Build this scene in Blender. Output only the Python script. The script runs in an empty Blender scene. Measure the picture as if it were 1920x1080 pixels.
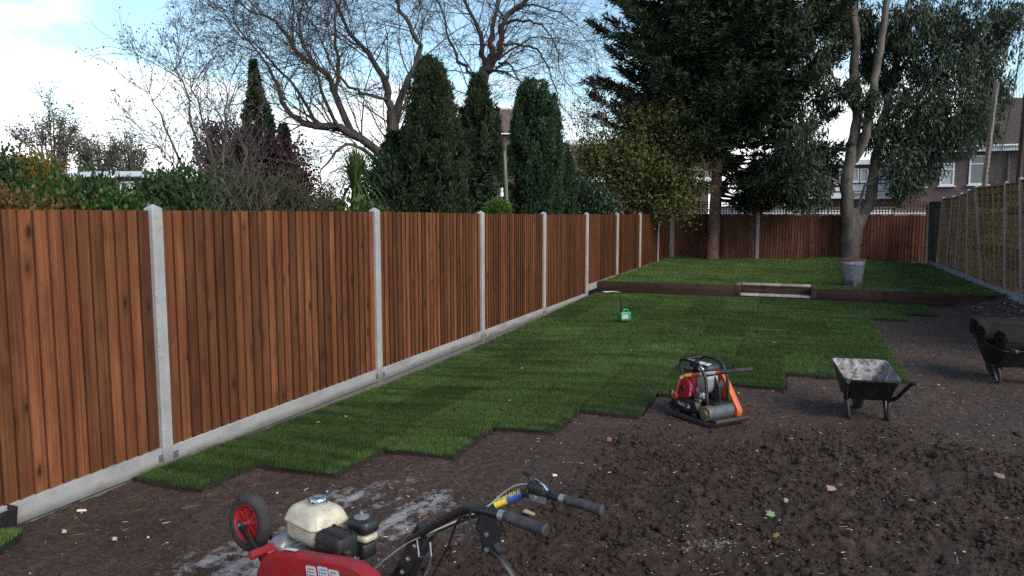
import bpy, bmesh, math, random
import numpy as np
from mathutils import Vector, Matrix, Euler
R = math.radians
rng = np.random.default_rng(7)
random.seed(11)
scene = bpy.context.scene
COL = scene.collection

# ---------------------------------------------------------------- camera
CAM_H, FPX = 1.95, 1400.0
YAW, PITCH = R(20.994), R(5.792)
cam_d = bpy.data.cameras.new('camera'); cam = bpy.data.objects.new('camera', cam_d); COL.objects.link(cam)
cam.location = (0, 0, CAM_H); cam.rotation_euler = (R(90) - PITCH, 0, YAW)
cam_d.sensor_width = 36; cam_d.lens = 36 * FPX / 1920; cam_d.clip_end = 2000; cam_d.clip_start = 0.05
scene.camera = cam
CY, SY = math.cos(YAW), math.sin(YAW)
def W(px, py, d):
    """a point of the place seen at photo pixel (px, py), d metres ahead of the camera"""
    x, y = (px - 960) / FPX, (540 - py) / FPX
    f = math.cos(PITCH) + y * math.sin(PITCH); u = -math.sin(PITCH) + y * math.cos(PITCH)
    t = d / f
    return HW(x * t, d, CAM_H + u * t)
def HW(r, f, z):
    """right / ahead / up of the standpoint -> world"""
    return Vector((r * CY - f * SY, r * SY + f * CY, z))

# ---------------------------------------------------------------- world, sun, exposure
SUN_EL, SUN_ROT = R(36), R(118)
world = bpy.data.worlds.new('World'); scene.world = world; world.use_nodes = True
SKY_STRENGTH = 0.1
def build_world():
    nt = world.node_tree; nt.nodes.clear()
    L = nt.links.new
    def n(t, **k):
        o = nt.nodes.new(t)
        for a, b in k.items(): setattr(o, a, b)
        return o
    def m(op, a, b=None, clamp=False):
        o = n('ShaderNodeMath', operation=op, use_clamp=clamp)
        for i, v in enumerate((a, b)):
            if v is None: continue
            if isinstance(v, (int, float)): o.inputs[i].default_value = v
            else: L(v, o.inputs[i])
        return o.outputs[0]
    out = n('ShaderNodeOutputWorld'); bg = n('ShaderNodeBackground'); L(bg.outputs[0], out.inputs[0])
    bg.inputs[1].default_value = SKY_STRENGTH
    sky = n('ShaderNodeTexSky', sky_type='NISHITA'); sky.sun_disc = False
    sky.sun_elevation = SUN_EL; sky.sun_rotation = SUN_ROT; sky.air_density = 1.0; sky.dust_density = 0.6; sky.ozone_density = 1.6
    tc = n('ShaderNodeTexCoord'); sp = n('ShaderNodeSeparateXYZ'); L(tc.outputs['Generated'], sp.inputs[0])
    z = m('MAXIMUM', sp.outputs[2], 0.0)
    zz = m('ADD', z, 0.22)
    cb = n('ShaderNodeCombineXYZ'); L(m('DIVIDE', sp.outputs[0], zz), cb.inputs[0]); L(m('DIVIDE', sp.outputs[1], zz), cb.inputs[1])
    no = n('ShaderNodeTexNoise'); no.inputs['Scale'].default_value = 1.15; no.inputs['Detail'].default_value = 9; no.inputs['Roughness'].default_value = 0.56
    no.inputs['Distortion'].default_value = 0.25
    mp = n('ShaderNodeMapping'); mp.inputs['Location'].default_value = (3.3, 1.7, 0.4); mp.inputs['Scale'].default_value = (1, 1, 1)
    L(cb.outputs[0], mp.inputs[0]); L(mp.outputs[0], no.inputs['Vector'])
    # cloud cover: thick and white towards the horizon, broken above
    hz = m('MULTIPLY', m('SUBTRACT', 0.155, z), 2.0)
    cov = m('ADD', no.outputs[0], m('MAXIMUM', hz, -0.045))
    mr = n('ShaderNodeMapRange', interpolation_type='SMOOTHSTEP'); L(cov, mr.inputs[0])
    mr.inputs[1].default_value = 0.47; mr.inputs[2].default_value = 0.66
    no2 = n('ShaderNodeTexNoise'); no2.inputs['Scale'].default_value = 2.6; no2.inputs['Detail'].default_value = 5
    L(mp.outputs[0], no2.inputs['Vector'])
    cr = n('ShaderNodeValToRGB'); L(no2.outputs[0], cr.inputs[0])
    k = 1.0 / SKY_STRENGTH
    cr.color_ramp.elements[0].position = 0.3; cr.color_ramp.elements[0].color = (0.62 * k, 0.66 * k, 0.72 * k, 1)
    cr.color_ramp.elements[1].position = 0.62; cr.color_ramp.elements[1].color = (0.98 * k, 0.98 * k, 0.98 * k, 1)
    tint = n('ShaderNodeMix', data_type='RGBA', blend_type='MULTIPLY'); tint.inputs[0].default_value = 1
    L(sky.outputs[0], tint.inputs[6]); tint.inputs[7].default_value = (1.12, 1.17, 1.08, 1)
    mix = n('ShaderNodeMix', data_type='RGBA'); L(mr.outputs[0], mix.inputs[0]); L(tint.outputs[2], mix.inputs[6]); L(cr.outputs[0], mix.inputs[7])
    L(mix.outputs[2], bg.inputs[0])
build_world()
sun_d = bpy.data.lights.new('sun', 'SUN'); sun = bpy.data.objects.new('sun', sun_d); COL.objects.link(sun)
sun_d.energy = 1.5; sun_d.angle = R(36); sun_d.color = (1.0, 0.91, 0.80)
sd = Vector((math.cos(SUN_EL) * math.sin(SUN_ROT), math.cos(SUN_EL) * math.cos(SUN_ROT), math.sin(SUN_EL)))
sun.rotation_euler = sd.to_track_quat('Z', 'Y').to_euler()
vs = scene.view_settings; vs.view_transform = 'Standard'; vs.look = 'None'; vs.gamma = 1; vs.exposure = 1.05; vs.use_curve_mapping = False
scene.render.engine = 'CYCLES'
scene.cycles.max_bounces = 6; scene.cycles.diffuse_bounces = 3; scene.cycles.glossy_bounces = 2
scene.cycles.transparent_max_bounces = 8; scene.cycles.use_denoising = False

# ---------------------------------------------------------------- helpers: objects
def tag(o, label=None, cat=None, group=None, kind=None):
    if label: o['label'] = label
    if cat: o['category'] = cat
    if group: o['group'] = group
    if kind: o['kind'] = kind
    return o
def thing(name, label, cat, loc=(0, 0, 0), rz=0.0, group=None):
    o = bpy.data.objects.new(name, None); COL.objects.link(o)
    o.empty_display_size = 0.1
    o.location = loc; o.rotation_euler = (0, 0, rz)
    return tag(o, label, cat, group)
def link(name, me, parent=None, loc=(0, 0, 0), rot=(0, 0, 0)):
    o = bpy.data.objects.new(name, me); COL.objects.link(o); o.location = loc; o.rotation_euler = rot
    if parent: o.parent = parent
    return o
class MB:
    """collects shapes; build() links them as one mesh object"""
    def __init__(s): s.v = []; s.f = []
    def add(s, vs, fs, M=None):
        b = len(s.v)
        s.v += [tuple(M @ Vector(p)) if M else tuple(p) for p in vs]
        s.f += [tuple(i + b for i in f) for f in fs]
        return s
    def box(s, c, d, rot=None, taper=1.0):
        x, y, z = d[0] / 2, d[1] / 2, d[2] / 2; t = taper
        vs = [(-x, -y, -z), (x, -y, -z), (x, y, -z), (-x, y, -z), (-x * t, -y * t, z), (x * t, -y * t, z), (x * t, y * t, z), (-x * t, y * t, z)]
        M = Matrix.Translation(c) @ (Euler(rot).to_matrix().to_4x4() if rot else Matrix())
        return s.add(vs, [(3, 2, 1, 0), (4, 5, 6, 7), (0, 1, 5, 4), (1, 2, 6, 5), (2, 3, 7, 6), (3, 0, 4, 7)], M)
    def hexa(s, p):  # 4 bottom corners then 4 top corners
        return s.add(p, [(3, 2, 1, 0), (4, 5, 6, 7), (0, 1, 5, 4), (1, 2, 6, 5), (2, 3, 7, 6), (3, 0, 4, 7)])
    def loft(s, rings, caps=True, closed=False):
        n = len(rings[0]); b = len(s.v); m = len(rings)
        for r in rings: s.v += [tuple(p) for p in r]
        for i in range(m if closed else m - 1):
            for j in range(n):
                s.f.append((b + i * n + j, b + i * n + (j + 1) % n, b + ((i + 1) % m) * n + (j + 1) % n, b + ((i + 1) % m) * n + j))
        if caps and not closed:
            s.f.append(tuple(b + j for j in range(n))[::-1]); s.f.append(tuple(b + (m - 1) * n + j for j in range(n)))
        return s
    def tube(s, pts, r, n=8, caps=True, flat=None):
        P = [Vector(p) for p in pts]; m = len(P)
        rs = [r] * m if isinstance(r, (int, float)) else list(r)
        up = None; rings = []
        for i in range(m):
            t = (P[min(i + 1, m - 1)] - P[max(i - 1, 0)]).normalized()
            if up is None: up = Vector((0, 0, 1)) if abs(t.z) < 0.9 else Vector((1, 0, 0))
            a = t.cross(up)
            if a.length < 1e-4: a = t.orthogonal()
            a.normalize(); up = a.cross(t).normalized()
            k = flat or 1.0
            rings.append([P[i] + (a * math.cos(2 * math.pi * j / n) + up * math.sin(2 * math.pi * j / n) * k) * rs[i] for j in range(n)])
        return s.loft(rings, caps)
    def lathe(s, prof, n=24, M=None, caps=True):
        M = M or Matrix()
        rings = [[M @ Vector((r * math.cos(2 * math.pi * j / n), r * math.sin(2 * math.pi * j / n), z)) for j in range(n)] for r, z in prof]
        return s.loft(rings, caps)
    def prism(s, poly, t0, t1, M=None):
        n = len(poly)
        vs = [(x, y, t0) for x, y in poly] + [(x, y, t1) for x, y in poly]
        fs = [tuple(range(n))[::-1], tuple(range(n, 2 * n))] + [(i, (i + 1) % n, n + (i + 1) % n, n + i) for i in range(n)]
        return s.add(vs, fs, M)
    def mesh(s, name, mat, bevel=0, smooth=True, seg=1, fix=True, ang=38):
        me = bpy.data.meshes.new(name); me.from_pydata(s.v, [], s.f)
        if bevel or fix:
            bm = bmesh.new(); bm.from_mesh(me)
            if fix: bmesh.ops.recalc_face_normals(bm, faces=bm.faces)
            if bevel:
                es = [e for e in bm.edges if len(e.link_faces) == 2 and e.calc_face_angle(0) > 0.6]
                bmesh.ops.bevel(bm, geom=es, offset=bevel, segments=seg, profile=0.5, affect='EDGES', clamp_overlap=True)
            bm.to_mesh(me); bm.free()
        if smooth:
            me.polygons.foreach_set('use_smooth', [True] * len(me.polygons)); me.set_sharp_from_angle(angle=R(ang))
        if mat: me.materials.append(mat)
        return me
    def build(s, name, mat, parent=None, loc=(0, 0, 0), rot=(0, 0, 0), **k):
        return link(name, s.mesh(name, mat, **k), parent, loc, rot)
def axisM(origin, zdir, xdir=None):
    z = Vector(zdir).normalized(); x = Vector(xdir) if xdir else z.orthogonal(); x = (x - z * x.dot(z)).normalized(); y = z.cross(x)
    return Matrix(((x.x, y.x, z.x, origin[0]), (x.y, y.y, z.y, origin[1]), (x.z, y.z, z.z, origin[2]), (0, 0, 0, 1)))
def fast_mesh(name, V, F, mat, smooth=False):
    """V (n,3) floats, F (m,k) ints, k = 3 or 4"""
    me = bpy.data.meshes.new(name); V = np.asarray(V, np.float32); F = np.asarray(F, np.int32); m, k = F.shape
    me.vertices.add(len(V)); me.vertices.foreach_set('co', V.ravel())
    me.loops.add(m * k); me.loops.foreach_set('vertex_index', F.ravel())
    me.polygons.add(m); me.polygons.foreach_set('loop_start', np.arange(0, m * k, k, dtype=np.int32))
    if smooth: me.polygons.foreach_set('use_smooth', np.ones(m, bool))
    me.update(calc_edges=True)
    if mat: me.materials.append(mat)
    return me
def unit(a): return a / np.maximum(np.linalg.norm(a, axis=-1, keepdims=True), 1e-9)
def smoothstep(a, b, x): t = np.clip((x - a) / (b - a), 0, 1); return t * t * (3 - 2 * t)
def vnoise(x, y, seed=0):
    xi = np.floor(x).astype(np.int64); yi = np.floor(y).astype(np.int64); fx = x - xi; fy = y - yi
    fx = fx * fx * (3 - 2 * fx); fy = fy * fy * (3 - 2 * fy)
    def h(a, b):
        n = (a * 374761393 + b * 668265263 + seed * 974634777) & 0x7fffffff
        n = ((n ^ (n >> 13)) * 1274126177) & 0x7fffffff
        return ((n ^ (n >> 16)) & 0xffff) / 65535.0
    return (h(xi, yi) * (1 - fx) + h(xi + 1, yi) * fx) * (1 - fy) + (h(xi, yi + 1) * (1 - fx) + h(xi + 1, yi + 1) * fx) * fy
def fbm(x, y, oct=4, seed=0, gain=0.5, ridged=False):
    s = 0; a = 1; t = 0
    for o in range(oct):
        n = vnoise(x * 2 ** o + 17.3 * o, y * 2 ** o - 9.1 * o, seed + o)
        if ridged: n = 1 - np.abs(2 * n - 1)
        s = s + a * n; t += a; a *= gain
    return s / t

# ---------------------------------------------------------------- helpers: materials
class NT:
    def __init__(s, name):
        s.mat = bpy.data.materials.new(name); s.mat.use_nodes = True; s.t = s.mat.node_tree; s.t.nodes.clear()
        s.out = s.t.nodes.new('ShaderNodeOutputMaterial'); s.b = s.t.nodes.new('ShaderNodeBsdfPrincipled')
        s.t.links.new(s.b.outputs[0], s.out.inputs[0])
    def n(s, typ, props=None, ins=None, out=0):
        o = s.t.nodes.new('ShaderNode' + typ)
        for a, b in (props or {}).items(): setattr(o, a, b)
        for a, b in (ins or {}).items(): s.set(o.inputs[a], b)
        return o.outputs[out]
    def set(s, sock, v):
        if isinstance(v, bpy.types.NodeSocket): s.t.links.new(v, sock)
        elif isinstance(v, (tuple, list)) and sock.type == 'RGBA' and len(v) == 3: sock.default_value = (*v, 1)
        else: sock.default_value = v
    def coord(s, kind='Object', scale=(1, 1, 1), loc=(0, 0, 0), rnd=False, rot=(0, 0, 0)):
        c = s.n('NewGeometry', out='Position') if kind == 'World' else s.n('TexCoord', out=kind)
        if rnd:
            r = s.n('ObjectInfo', out='Random')
            o = s.t.nodes.new('ShaderNodeVectorMath'); o.operation = 'SCALE'; o.inputs[0].default_value = (37.1, 11.7, 53.9)
            s.t.links.new(r, o.inputs['Scale']); v = o.outputs[0]
            c = s.n('VectorMath', {'operation': 'ADD'}, {0: c, 1: v})
        return s.n('Mapping', None, {'Vector': c, 'Scale': scale, 'Location': loc, 'Rotation': rot})
    def noise(s, vec, scale=5, detail=4, rough=0.55, dist=0, out=0):
        return s.n('TexNoise', None, {'Vector': vec, 'Scale': scale, 'Detail': detail, 'Roughness': rough, 'Distortion': dist}, out)
    def ramp(s, fac, stops, interp='LINEAR'):
        o = s.t.nodes.new('ShaderNodeValToRGB'); s.t.links.new(fac, o.inputs[0]); cr = o.color_ramp; cr.interpolation = interp
        while len(cr.elements) < len(stops): cr.elements.new(0.5)
        for e, (p, c) in zip(cr.elements, stops):
            e.position = p; e.color = (c, c, c, 1) if isinstance(c, (int, float)) else (*c, 1)
        return o.outputs[0]
    def mix(s, fac, a, b, blend='MIX'):
        o = s.t.nodes.new('ShaderNodeMix'); o.data_type = 'RGBA'; o.blend_type = blend
        for i, v in ((0, fac), (6, a), (7, b)): s.set(o.inputs[i], v)
        return o.outputs[2]
    def m(s, op, a, b=0.0, clamp=False):
        return s.n('Math', {'operation': op, 'use_clamp': clamp}, {0: a, 1: b})
    def rng(s, v, a, b, c=0.0, d=1.0):
        return s.n('MapRange', None, {0: v, 1: a, 2: b, 3: c, 4: d})
    def bump(s, h, strength=0.3, dist=0.01):
        s.set(s.b.inputs['Normal'], s.n('Bump', None, {'Height': h, 'Strength': strength, 'Distance': dist}))
    def fin(s, col, rough=0.7, metal=0.0, spec=0.5, **k):
        for a, v in dict({'Base Color': col, 'Roughness': rough, 'Metallic': metal, 'Specular IOR Level': spec}, **k).items(): s.set(s.b.inputs[a], v)
        return s.mat
def paint(name, col, rough=0.45, metal=0.0, dirt=(0.05, 0.04, 0.03), amount=0.4, scale=9, bump=0.08, spec=0.5):
    """a surface with uneven wear and soil on it"""
    t = NT(name); c = t.coord('Object', rnd=True)
    f = t.ramp(t.noise(c, scale, 8, 0.65), [(0.5 - 0.12 * amount, 0.0), (0.75, amount)])
    g = t.noise(c, scale * 6, 4, 0.6)
    col2 = t.mix(t.rng(g, 0.3, 0.7, 0, 0.5), col, tuple(x * 0.72 for x in col))
    t.bump(g, bump, 0.004)
    return t.fin(t.mix(f, col2, dirt), t.rng(f, 0, 1, rough, min(1, rough + 0.35)), metal, spec)
def leaf_mat(name, a, b, c=None, rough=0.55, trans=0.25, big=0.6, bs=1.6):
    """foliage: every leaf its own tone between a and b (c now and then), tones drifting through the crown"""
    t = NT(name)
    r = t.n('NewGeometry', out='Random Per Island')
    col = t.ramp(r, [(0.0, a), (0.85, b), (1.0, c or b)])
    nz = t.noise(t.coord('World'), bs, 4)
    col = t.mix(t.rng(nz, 0.3, 0.7, 0, big), col, tuple(x * 0.5 for x in a))
    t.fin(col, rough, 0, 0.3)
    if trans:
        tr = t.t.nodes.new('ShaderNodeBsdfTranslucent'); t.set(tr.inputs[0], col)
        mx = t.t.nodes.new('ShaderNodeMixShader'); mx.inputs[0].default_value = trans
        t.t.links.new(t.b.outputs[0], mx.inputs[1]); t.t.links.new(tr.outputs[0], mx.inputs[2]); t.t.links.new(mx.outputs[0], t.out.inputs[0])
    return t.mat
def wood_mat(name, base, dark, light, knot=(0.03, 0.012, 0.006), grain=1.0, knots=True, rough=0.75, along='z', vary=(0.55, 1.25), scale=1.0, patch=None):
    t = NT(name); k = scale
    g = {'z': (55 * k, 55 * k, 1.3 * k), 'x': (1.3 * k, 55 * k, 55 * k), 'y': (55 * k, 1.3 * k, 55 * k)}[along]
    w = {'z': (4.5 * k, 4.5 * k, 1.5 * k), 'x': (0.9 * k, 7 * k, 7 * k), 'y': (7 * k, 0.9 * k, 7 * k)}[along]
    kn = {'z': (0.0, 8.0 * k, 6.0 * k), 'x': (6.0 * k, 0.0, 8.0 * k), 'y': (8.0 * k, 6.0 * k, 0)}[along]
    fine = t.noise(t.coord('Object', g, rnd=True), 1.0, 3, 0.6)
    wide = t.noise(t.coord('Object', w, rnd=True), 1.0, 5, 0.6, 0.6)
    col = t.ramp(wide, [(0.3, dark), (0.52, base), (0.75, light)])
    col = t.mix(t.rng(fine, 0.35, 0.72, 0, 0.7 * grain), col, tuple(x * 0.45 for x in dark))
    if knots:
        kc = t.coord('Object', kn, rnd=True)
        wob = t.noise(kc, 3.0, 2)
        vo = t.t.nodes.new('ShaderNodeTexVoronoi'); t.set(vo.inputs['Vector'], kc); vo.inputs['Scale'].default_value = 1.0
        dd = t.m('ADD', vo.outputs['Distance'], t.rng(wob, 0, 1, -0.09, 0.09))
        sel = t.m('GREATER_THAN', t.n('SeparateColor', None, {0: vo.outputs['Color']}), 0.32)
        kf = t.m('MULTIPLY', t.ramp(dd, [(0.06, 1.0), (0.12, 0.88), (0.17, 0.42), (0.42, 0.0)]), sel)
        col = t.mix(kf, col, knot)
        kc2 = t.coord('Object', tuple(2.7 * q for q in kn), rnd=True, loc=(3.1, 5.7, 1.3))
        v2 = t.t.nodes.new('ShaderNodeTexVoronoi'); t.set(v2.inputs['Vector'], kc2); v2.inputs['Scale'].default_value = 1.0
        s2 = t.m('GREATER_THAN', t.n('SeparateColor', None, {0: v2.outputs['Color']}), 0.72)
        col = t.mix(t.m('MULTIPLY', t.ramp(v2.outputs['Distance'], [(0.07, 0.9), (0.16, 0.0)]), s2), col, knot)
    r = t.n('ObjectInfo', out='Random')
    col = t.mix(1.0, col, t.ramp(r, [(0.0, vary[0]), (0.5, (vary[0] + vary[1]) / 2), (1.0, vary[1])]), 'MULTIPLY')
    if patch:
        pf = t.ramp(t.noise(t.coord('World'), patch[1], 6, 0.6), [(0.5, 0.0), (0.66, patch[2])])
        col = t.mix(pf, col, patch[0])
    t.bump(fine, 0.35, 0.004)
    return t.fin(col, rough, 0, 0.25)
# ---------------------------------------------------------------- ground
FENCE_X, RIGHT_X, WALL_Y, BACK_Y, UP_Z = -4.55, 4.05, 17.5, 28.2, 0.25
LANES = [(-4.50, -3.86, 3.95), (-3.86, -3.13, 4.54), (-3.13, -2.50, 5.20), (-2.50, -1.94, 6.08), (-1.94, -1.35, 6.86), (-1.35, -0.72, 7.80),
         (-0.72, -0.08, 8.55), (-0.08, 0.55, 9.36), (0.55, 1.24, 9.42), (1.24, 1.88, 14.82), (1.88, 2.47, 15.76)]   # newly laid turf: x0, x1, front edge
LAWN_END = 17.33
def dip(x, y):
    """the ground falls a little along the middle of the left fence"""
    f = np.interp(y, [2, 4.3, 7.5, 10.5, 13.5, 16.0], [0.0, -0.025, -0.112, -0.122, -0.075, -0.02])
    return f * (1 - smoothstep(0.2, 2.6, x - FENCE_X))
def tilled(x, y):
    """1 where the rotavator has broken the ground up"""
    r = x * CY + y * SY; f = -x * SY + y * CY
    w = (fbm(x * 1.3, y * 1.3, 3, 5) - 0.5) * 1.6
    edge = np.interp(r, [-1.4, -0.7, -0.45, 0.15, 0.5, 1.07, 2.4, 4.5], [2.6, 3.9, 4.6, 5.1, 5.65, 6.65, 6.55, 6.25])
    return smoothstep(-0.15, 0.75, edge + w * 0.6 - f) * smoothstep(-1.15, -0.55, r + w * 0.3)
def lime(x, y):
    """pale dust trodden into the ground beside the rotavator"""
    r = x * CY + y * SY; f = -x * SY + y * CY
    a = np.exp(-(((r + 0.85) / 0.7) ** 2 + ((f - 4.7) / 0.9) ** 2)) * 0.95
    a = np.maximum(a, np.exp(-(((r + 1.35) / 0.5) ** 2 + ((f - 3.95) / 0.6) ** 2)) * 1.5)
    a = np.maximum(a, np.exp(-(((r + 0.6) / 0.42) ** 2 + ((f - 4.9) / 0.45) ** 2)) * 0.9)
    a = np.maximum(a, np.exp(-(((r - 1.13) / 0.3) ** 2 + ((f - 4.13) / 0.22) ** 2)) * 0.62)
    ca, sa = math.cos(1.12), math.sin(1.12)
    u, v = r * ca + f * sa, -r * sa + f * ca
    s = fbm(u * 1.5, v * 5.0, 5, 31, 0.62); g = fbm(x * 16, y * 16, 4, 8, 0.7)
    return np.clip(smoothstep(0.36, 0.72, s * 0.75 + a * 0.27 + (g - 0.5) * 0.5 - 0.065) * smoothstep(0.12, 0.75, a), 0, 1)
def soil_height(x, y):
    t = tilled(x, y)
    z = dip(x, y)
    und = (fbm(x * 0.8, y * 0.8, 3, 1) - 0.5) * 0.03
    worn = (fbm(x * 4, y * 4, 4, 2) - 0.5) * 0.034 + (fbm(x * 18, y * 18, 4, 3, 0.7) - 0.5) * 0.034
    wx, wy = x + 0.06 * fbm(x * 9, y * 9, 2, 50), y + 0.06 * fbm(x * 9, y * 9, 2, 51)
    rough = (fbm(wx * 5, wy * 5, 3, 12) - 0.45) * 0.085 + (fbm(wx * 15, wy * 15, 4, 13, 0.6, True) - 0.5) * 0.055 + (fbm(x * 40, y * 40, 3, 14, 0.6) - 0.5) * 0.03
    z = z + und * (1 - 0.5 * t) + worn * (1 - t) + (rough + 0.015) * t
    # rubble banked against the right fence below the sleeper wall
    bank = smoothstep(1.35, 0.0, RIGHT_X - x + 0.25 * (fbm(x * 2, y * 2, 2, 77) - 0.5)) * smoothstep(12.5, 15.0, y)
    z = z + bank * (0.17 + 0.08 * fbm(x * 9, y * 9, 3, 78))
    # shallow wheel ruts from the barrow
    for k in (0.0, 0.9):
        d = (x - 0.2 - k) + 0.28 * (y - 7.5)
        z = z - 0.016 * np.exp(-(d / 0.09) ** 2) * (1 - t) * smoothstep(6.2, 7.0, y)
    return z
def soil_z(x, y): return float(soil_height(np.array([x], float), np.array([y], float))[0])

def soil_material():
    t = NT('garden_soil')
    p = t.coord('World')
    big = t.noise(p, 1.7, 6, 0.6); fine = t.noise(p, 38, 6, 0.7); mid = t.noise(p, 9, 5, 0.6)
    til = t.n('Attribute', {'attribute_name': 'tilled'}, out='Fac'); lim = t.n('Attribute', {'attribute_name': 'lime'}, out='Fac')
    worn = t.ramp(big, [(0.3, (0.054, 0.030, 0.022)), (0.7, (0.146, 0.090, 0.066))])
    worn = t.mix(t.rng(mid, 0.35, 0.7), worn, (0.068, 0.042, 0.031))
    fresh = t.ramp(mid, [(0.3, (0.038, 0.0205, 0.0135)), (0.7, (0.100, 0.058, 0.039))])
    worn = t.mix(t.ramp(t.noise(p, 15, 5, 0.7), [(0.5, 0.0), (0.66, 0.6)]), worn, (0.155, 0.110, 0.092))
    col = t.mix(til, worn, fresh)
    col = t.mix(t.ramp(fine, [(0.44, 0.0), (0.62, 0.72)]), col, (0.020, 0.0135, 0.012))
    grit = t.n('TexVoronoi', None, {'Vector': p, 'Scale': 60.0}, out='Distance')
    sel = t.ramp(t.noise(p, 23, 2), [(0.55, 0.0), (0.6, 1.0)])
    col = t.mix(t.m('MULTIPLY', t.ramp(grit, [(0.1, 0.6), (0.2, 0.0)]), sel), col, (0.26, 0.22, 0.19))
    lf = t.ramp(t.m('ADD', lim, t.rng(t.noise(p, 30, 6, 0.75), 0.25, 0.75, -0.5, 0.5)), [(0.30, 0.0), (0.95, 0.85)])
    col = t.mix(lf, col, t.mix(fine, (0.20, 0.185, 0.185), (0.60, 0.58, 0.59)))
    t.bump(t.m('ADD', t.m('MULTIPLY', t.noise(p, 70, 6, 0.75), 0.8), mid), 1.0, 0.03)
    wet = t.ramp(big, [(0.35, 0.62), (0.65, 0.9)])
    return t.fin(col, wet, 0, 0.3)
M_SOIL = soil_material()
def far_ground_material():
    t = NT('far_ground'); p = t.coord('World')
    col = t.ramp(t.noise(p, 0.4, 6, 0.6), [(0.35, (0.05, 0.042, 0.033)), (0.65, (0.045, 0.07, 0.025))])
    t.bump(t.noise(p, 6, 5), 0.6, 0.05)
    return t.fin(col, 0.95, 0, 0.2)
gm = MB(); gm.add([(-600, -600, 0), (600, -600, 0), (600, 900, 0), (-600, 900, 0)], [(0, 1, 2, 3)])
tag(gm.build('ground', far_ground_material(), None, loc=(0, 0, -0.35), fix=False, smooth=False), kind='structure')

def build_soil():
    ys = [0.9]
    while ys[-1] < 17.62: ys.append(ys[-1] + max(0.013, 0.0036 * ys[-1]))
    ys = np.array(ys)
    xs = np.arange(-4.62, 4.2, 0.0145)
    X, Y = np.meshgrid(xs, ys)
    X = X + (rng.random(X.shape) - 0.5) * 0.006
    Z = soil_height(X, Y)
    ny, nx = X.shape
    lane_front = np.full(X.shape, 99.0)
    for x0, x1, y0 in LANES: lane_front = np.where((X > x0 + 0.12) & (X < x1), y0 + 0.15, lane_front)
    under = (Y > lane_front) & (X < 2.3)
    # under the turf the bed is raked a little lower than the slabs
    Z = np.where(Y > np.where(lane_front < 90, lane_front - 0.3, 99), np.minimum(Z, dip(X, Y) + 0.004), Z)
    r = X * CY + Y * SY; f = -X * SY + Y * CY
    seen = (np.abs(r) < f * 0.70 + 1.3) & (f > 1.4)
    keep = seen & ~under
    idx = np.arange(ny * nx).reshape(ny, nx)
    k = keep[:-1, :-1] & keep[1:, 1:] & keep[:-1, 1:] & keep[1:, :-1]
    F = np.stack([idx[:-1, :-1][k], idx[:-1, 1:][k], idx[1:, 1:][k], idx[1:, :-1][k]], 1)
    used = np.unique(F); mp = np.zeros(ny * nx, int); mp[used] = np.arange(len(used))
    V = np.stack([X.ravel()[used], Y.ravel()[used], Z.ravel()[used]], 1)
    me = fast_mesh('soil', V, mp[F], M_SOIL, True)
    for nm, fn in (('tilled', tilled), ('lime', lime)):
        a = me.attributes.new(nm, 'FLOAT', 'POINT'); a.data.foreach_set('value', fn(V[:, 0], V[:, 1]).astype(np.float32))
    tag(link('soil', me), kind='structure')
build_soil()
bm_ = MB()
bm_.hexa([(-4.7, 0, -0.3), (4.3, 0, -0.3), (4.3, 17.6, -0.3), (-4.7, 17.6, -0.3), (-4.7, 0, -0.165), (4.3, 0, -0.165), (4.3, 17.6, -0.165), (-4.7, 17.6, -0.165)])
tag(bm_.build('subsoil', M_SOIL, smooth=False), kind='structure')

# broken clods: irregular lumps, too many to count
def ico(sub=1):
    bm = bmesh.new(); bmesh.ops.create_icosphere(bm, subdivisions=sub, radius=1)
    v = np.array([p.co[:] for p in bm.verts]); f = np.array([[q.index for q in p.verts] for p in bm.faces]); bm.free(); return v, f
def lumps(name, P, S, mat, sub=1, rough=0.35, flat=0.75, attrs=None, parent=None):
    v, f = ico(sub); n = len(P)
    V = v[None] * (1 + rough * (rng.random((n, len(v), 1)) - 0.5) * 2)
    V = V * (S[:, None, None] * (1 + 0.5 * (rng.random((n, 1, 3)) - 0.5)))
    V[:, :, 2] *= flat
    a = rng.random(n) * 6.28; c, s = np.cos(a)[:, None], np.sin(a)[:, None]
    x = V[:, :, 0] * c - V[:, :, 1] * s; y = V[:, :, 0] * s + V[:, :, 1] * c
    V = np.stack([x, y, V[:, :, 2]], 2) + P[:, None, :]
    F = (f[None] + (np.arange(n) * len(v))[:, None, None]).reshape(-1, 3)
    me = fast_mesh(name, V.reshape(-1, 3), F, mat, False)
    for nm, val in (attrs or {}).items():
        at = me.attributes.new(nm, 'FLOAT', 'POINT'); at.data.foreach_set('value', np.repeat(val, len(v)).astype(np.float32))
    return tag(link(name, me, parent), kind='stuff')
def view_pts(n, r0, r1, f0, f1, bias=1.0):
    f = f0 + (f1 - f0) * rng.random(n) ** bias; r = r0 + (r1 - r0) * rng.random(n)
    ok = np.abs(r) < f * 0.70 + 0.5; r, f = r[ok], f[ok]
    x = r * CY - f * SY; y = r * SY + f * CY
    ok = (x > -4.45) & (x < 3.95) & (y < 17.3); return x[ok], y[ok]
def on_lawn(x, y, pad=0.0):
    m = np.zeros(len(x), bool)
    for x0, x1, y0 in LANES: m |= (x > x0 - pad) & (x < x1 + pad) & (y > y0 - pad)
    return m
x, y = view_pts(60000, -2.2, 5.5, 2.6, 7.2, 0.9)
t_ = tilled(x, y); cl = fbm(x * 3.5, y * 3.5, 3, 90)
k = (rng.random(len(x)) < t_ * np.clip((cl - 0.3) * 2.6, 0.02, 1)) & ~on_lawn(x, y, 0.05); x, y = x[k][:12000], y[k][:12000]
S = 0.005 + 0.015 * rng.random(len(x)) ** 2.6
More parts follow.
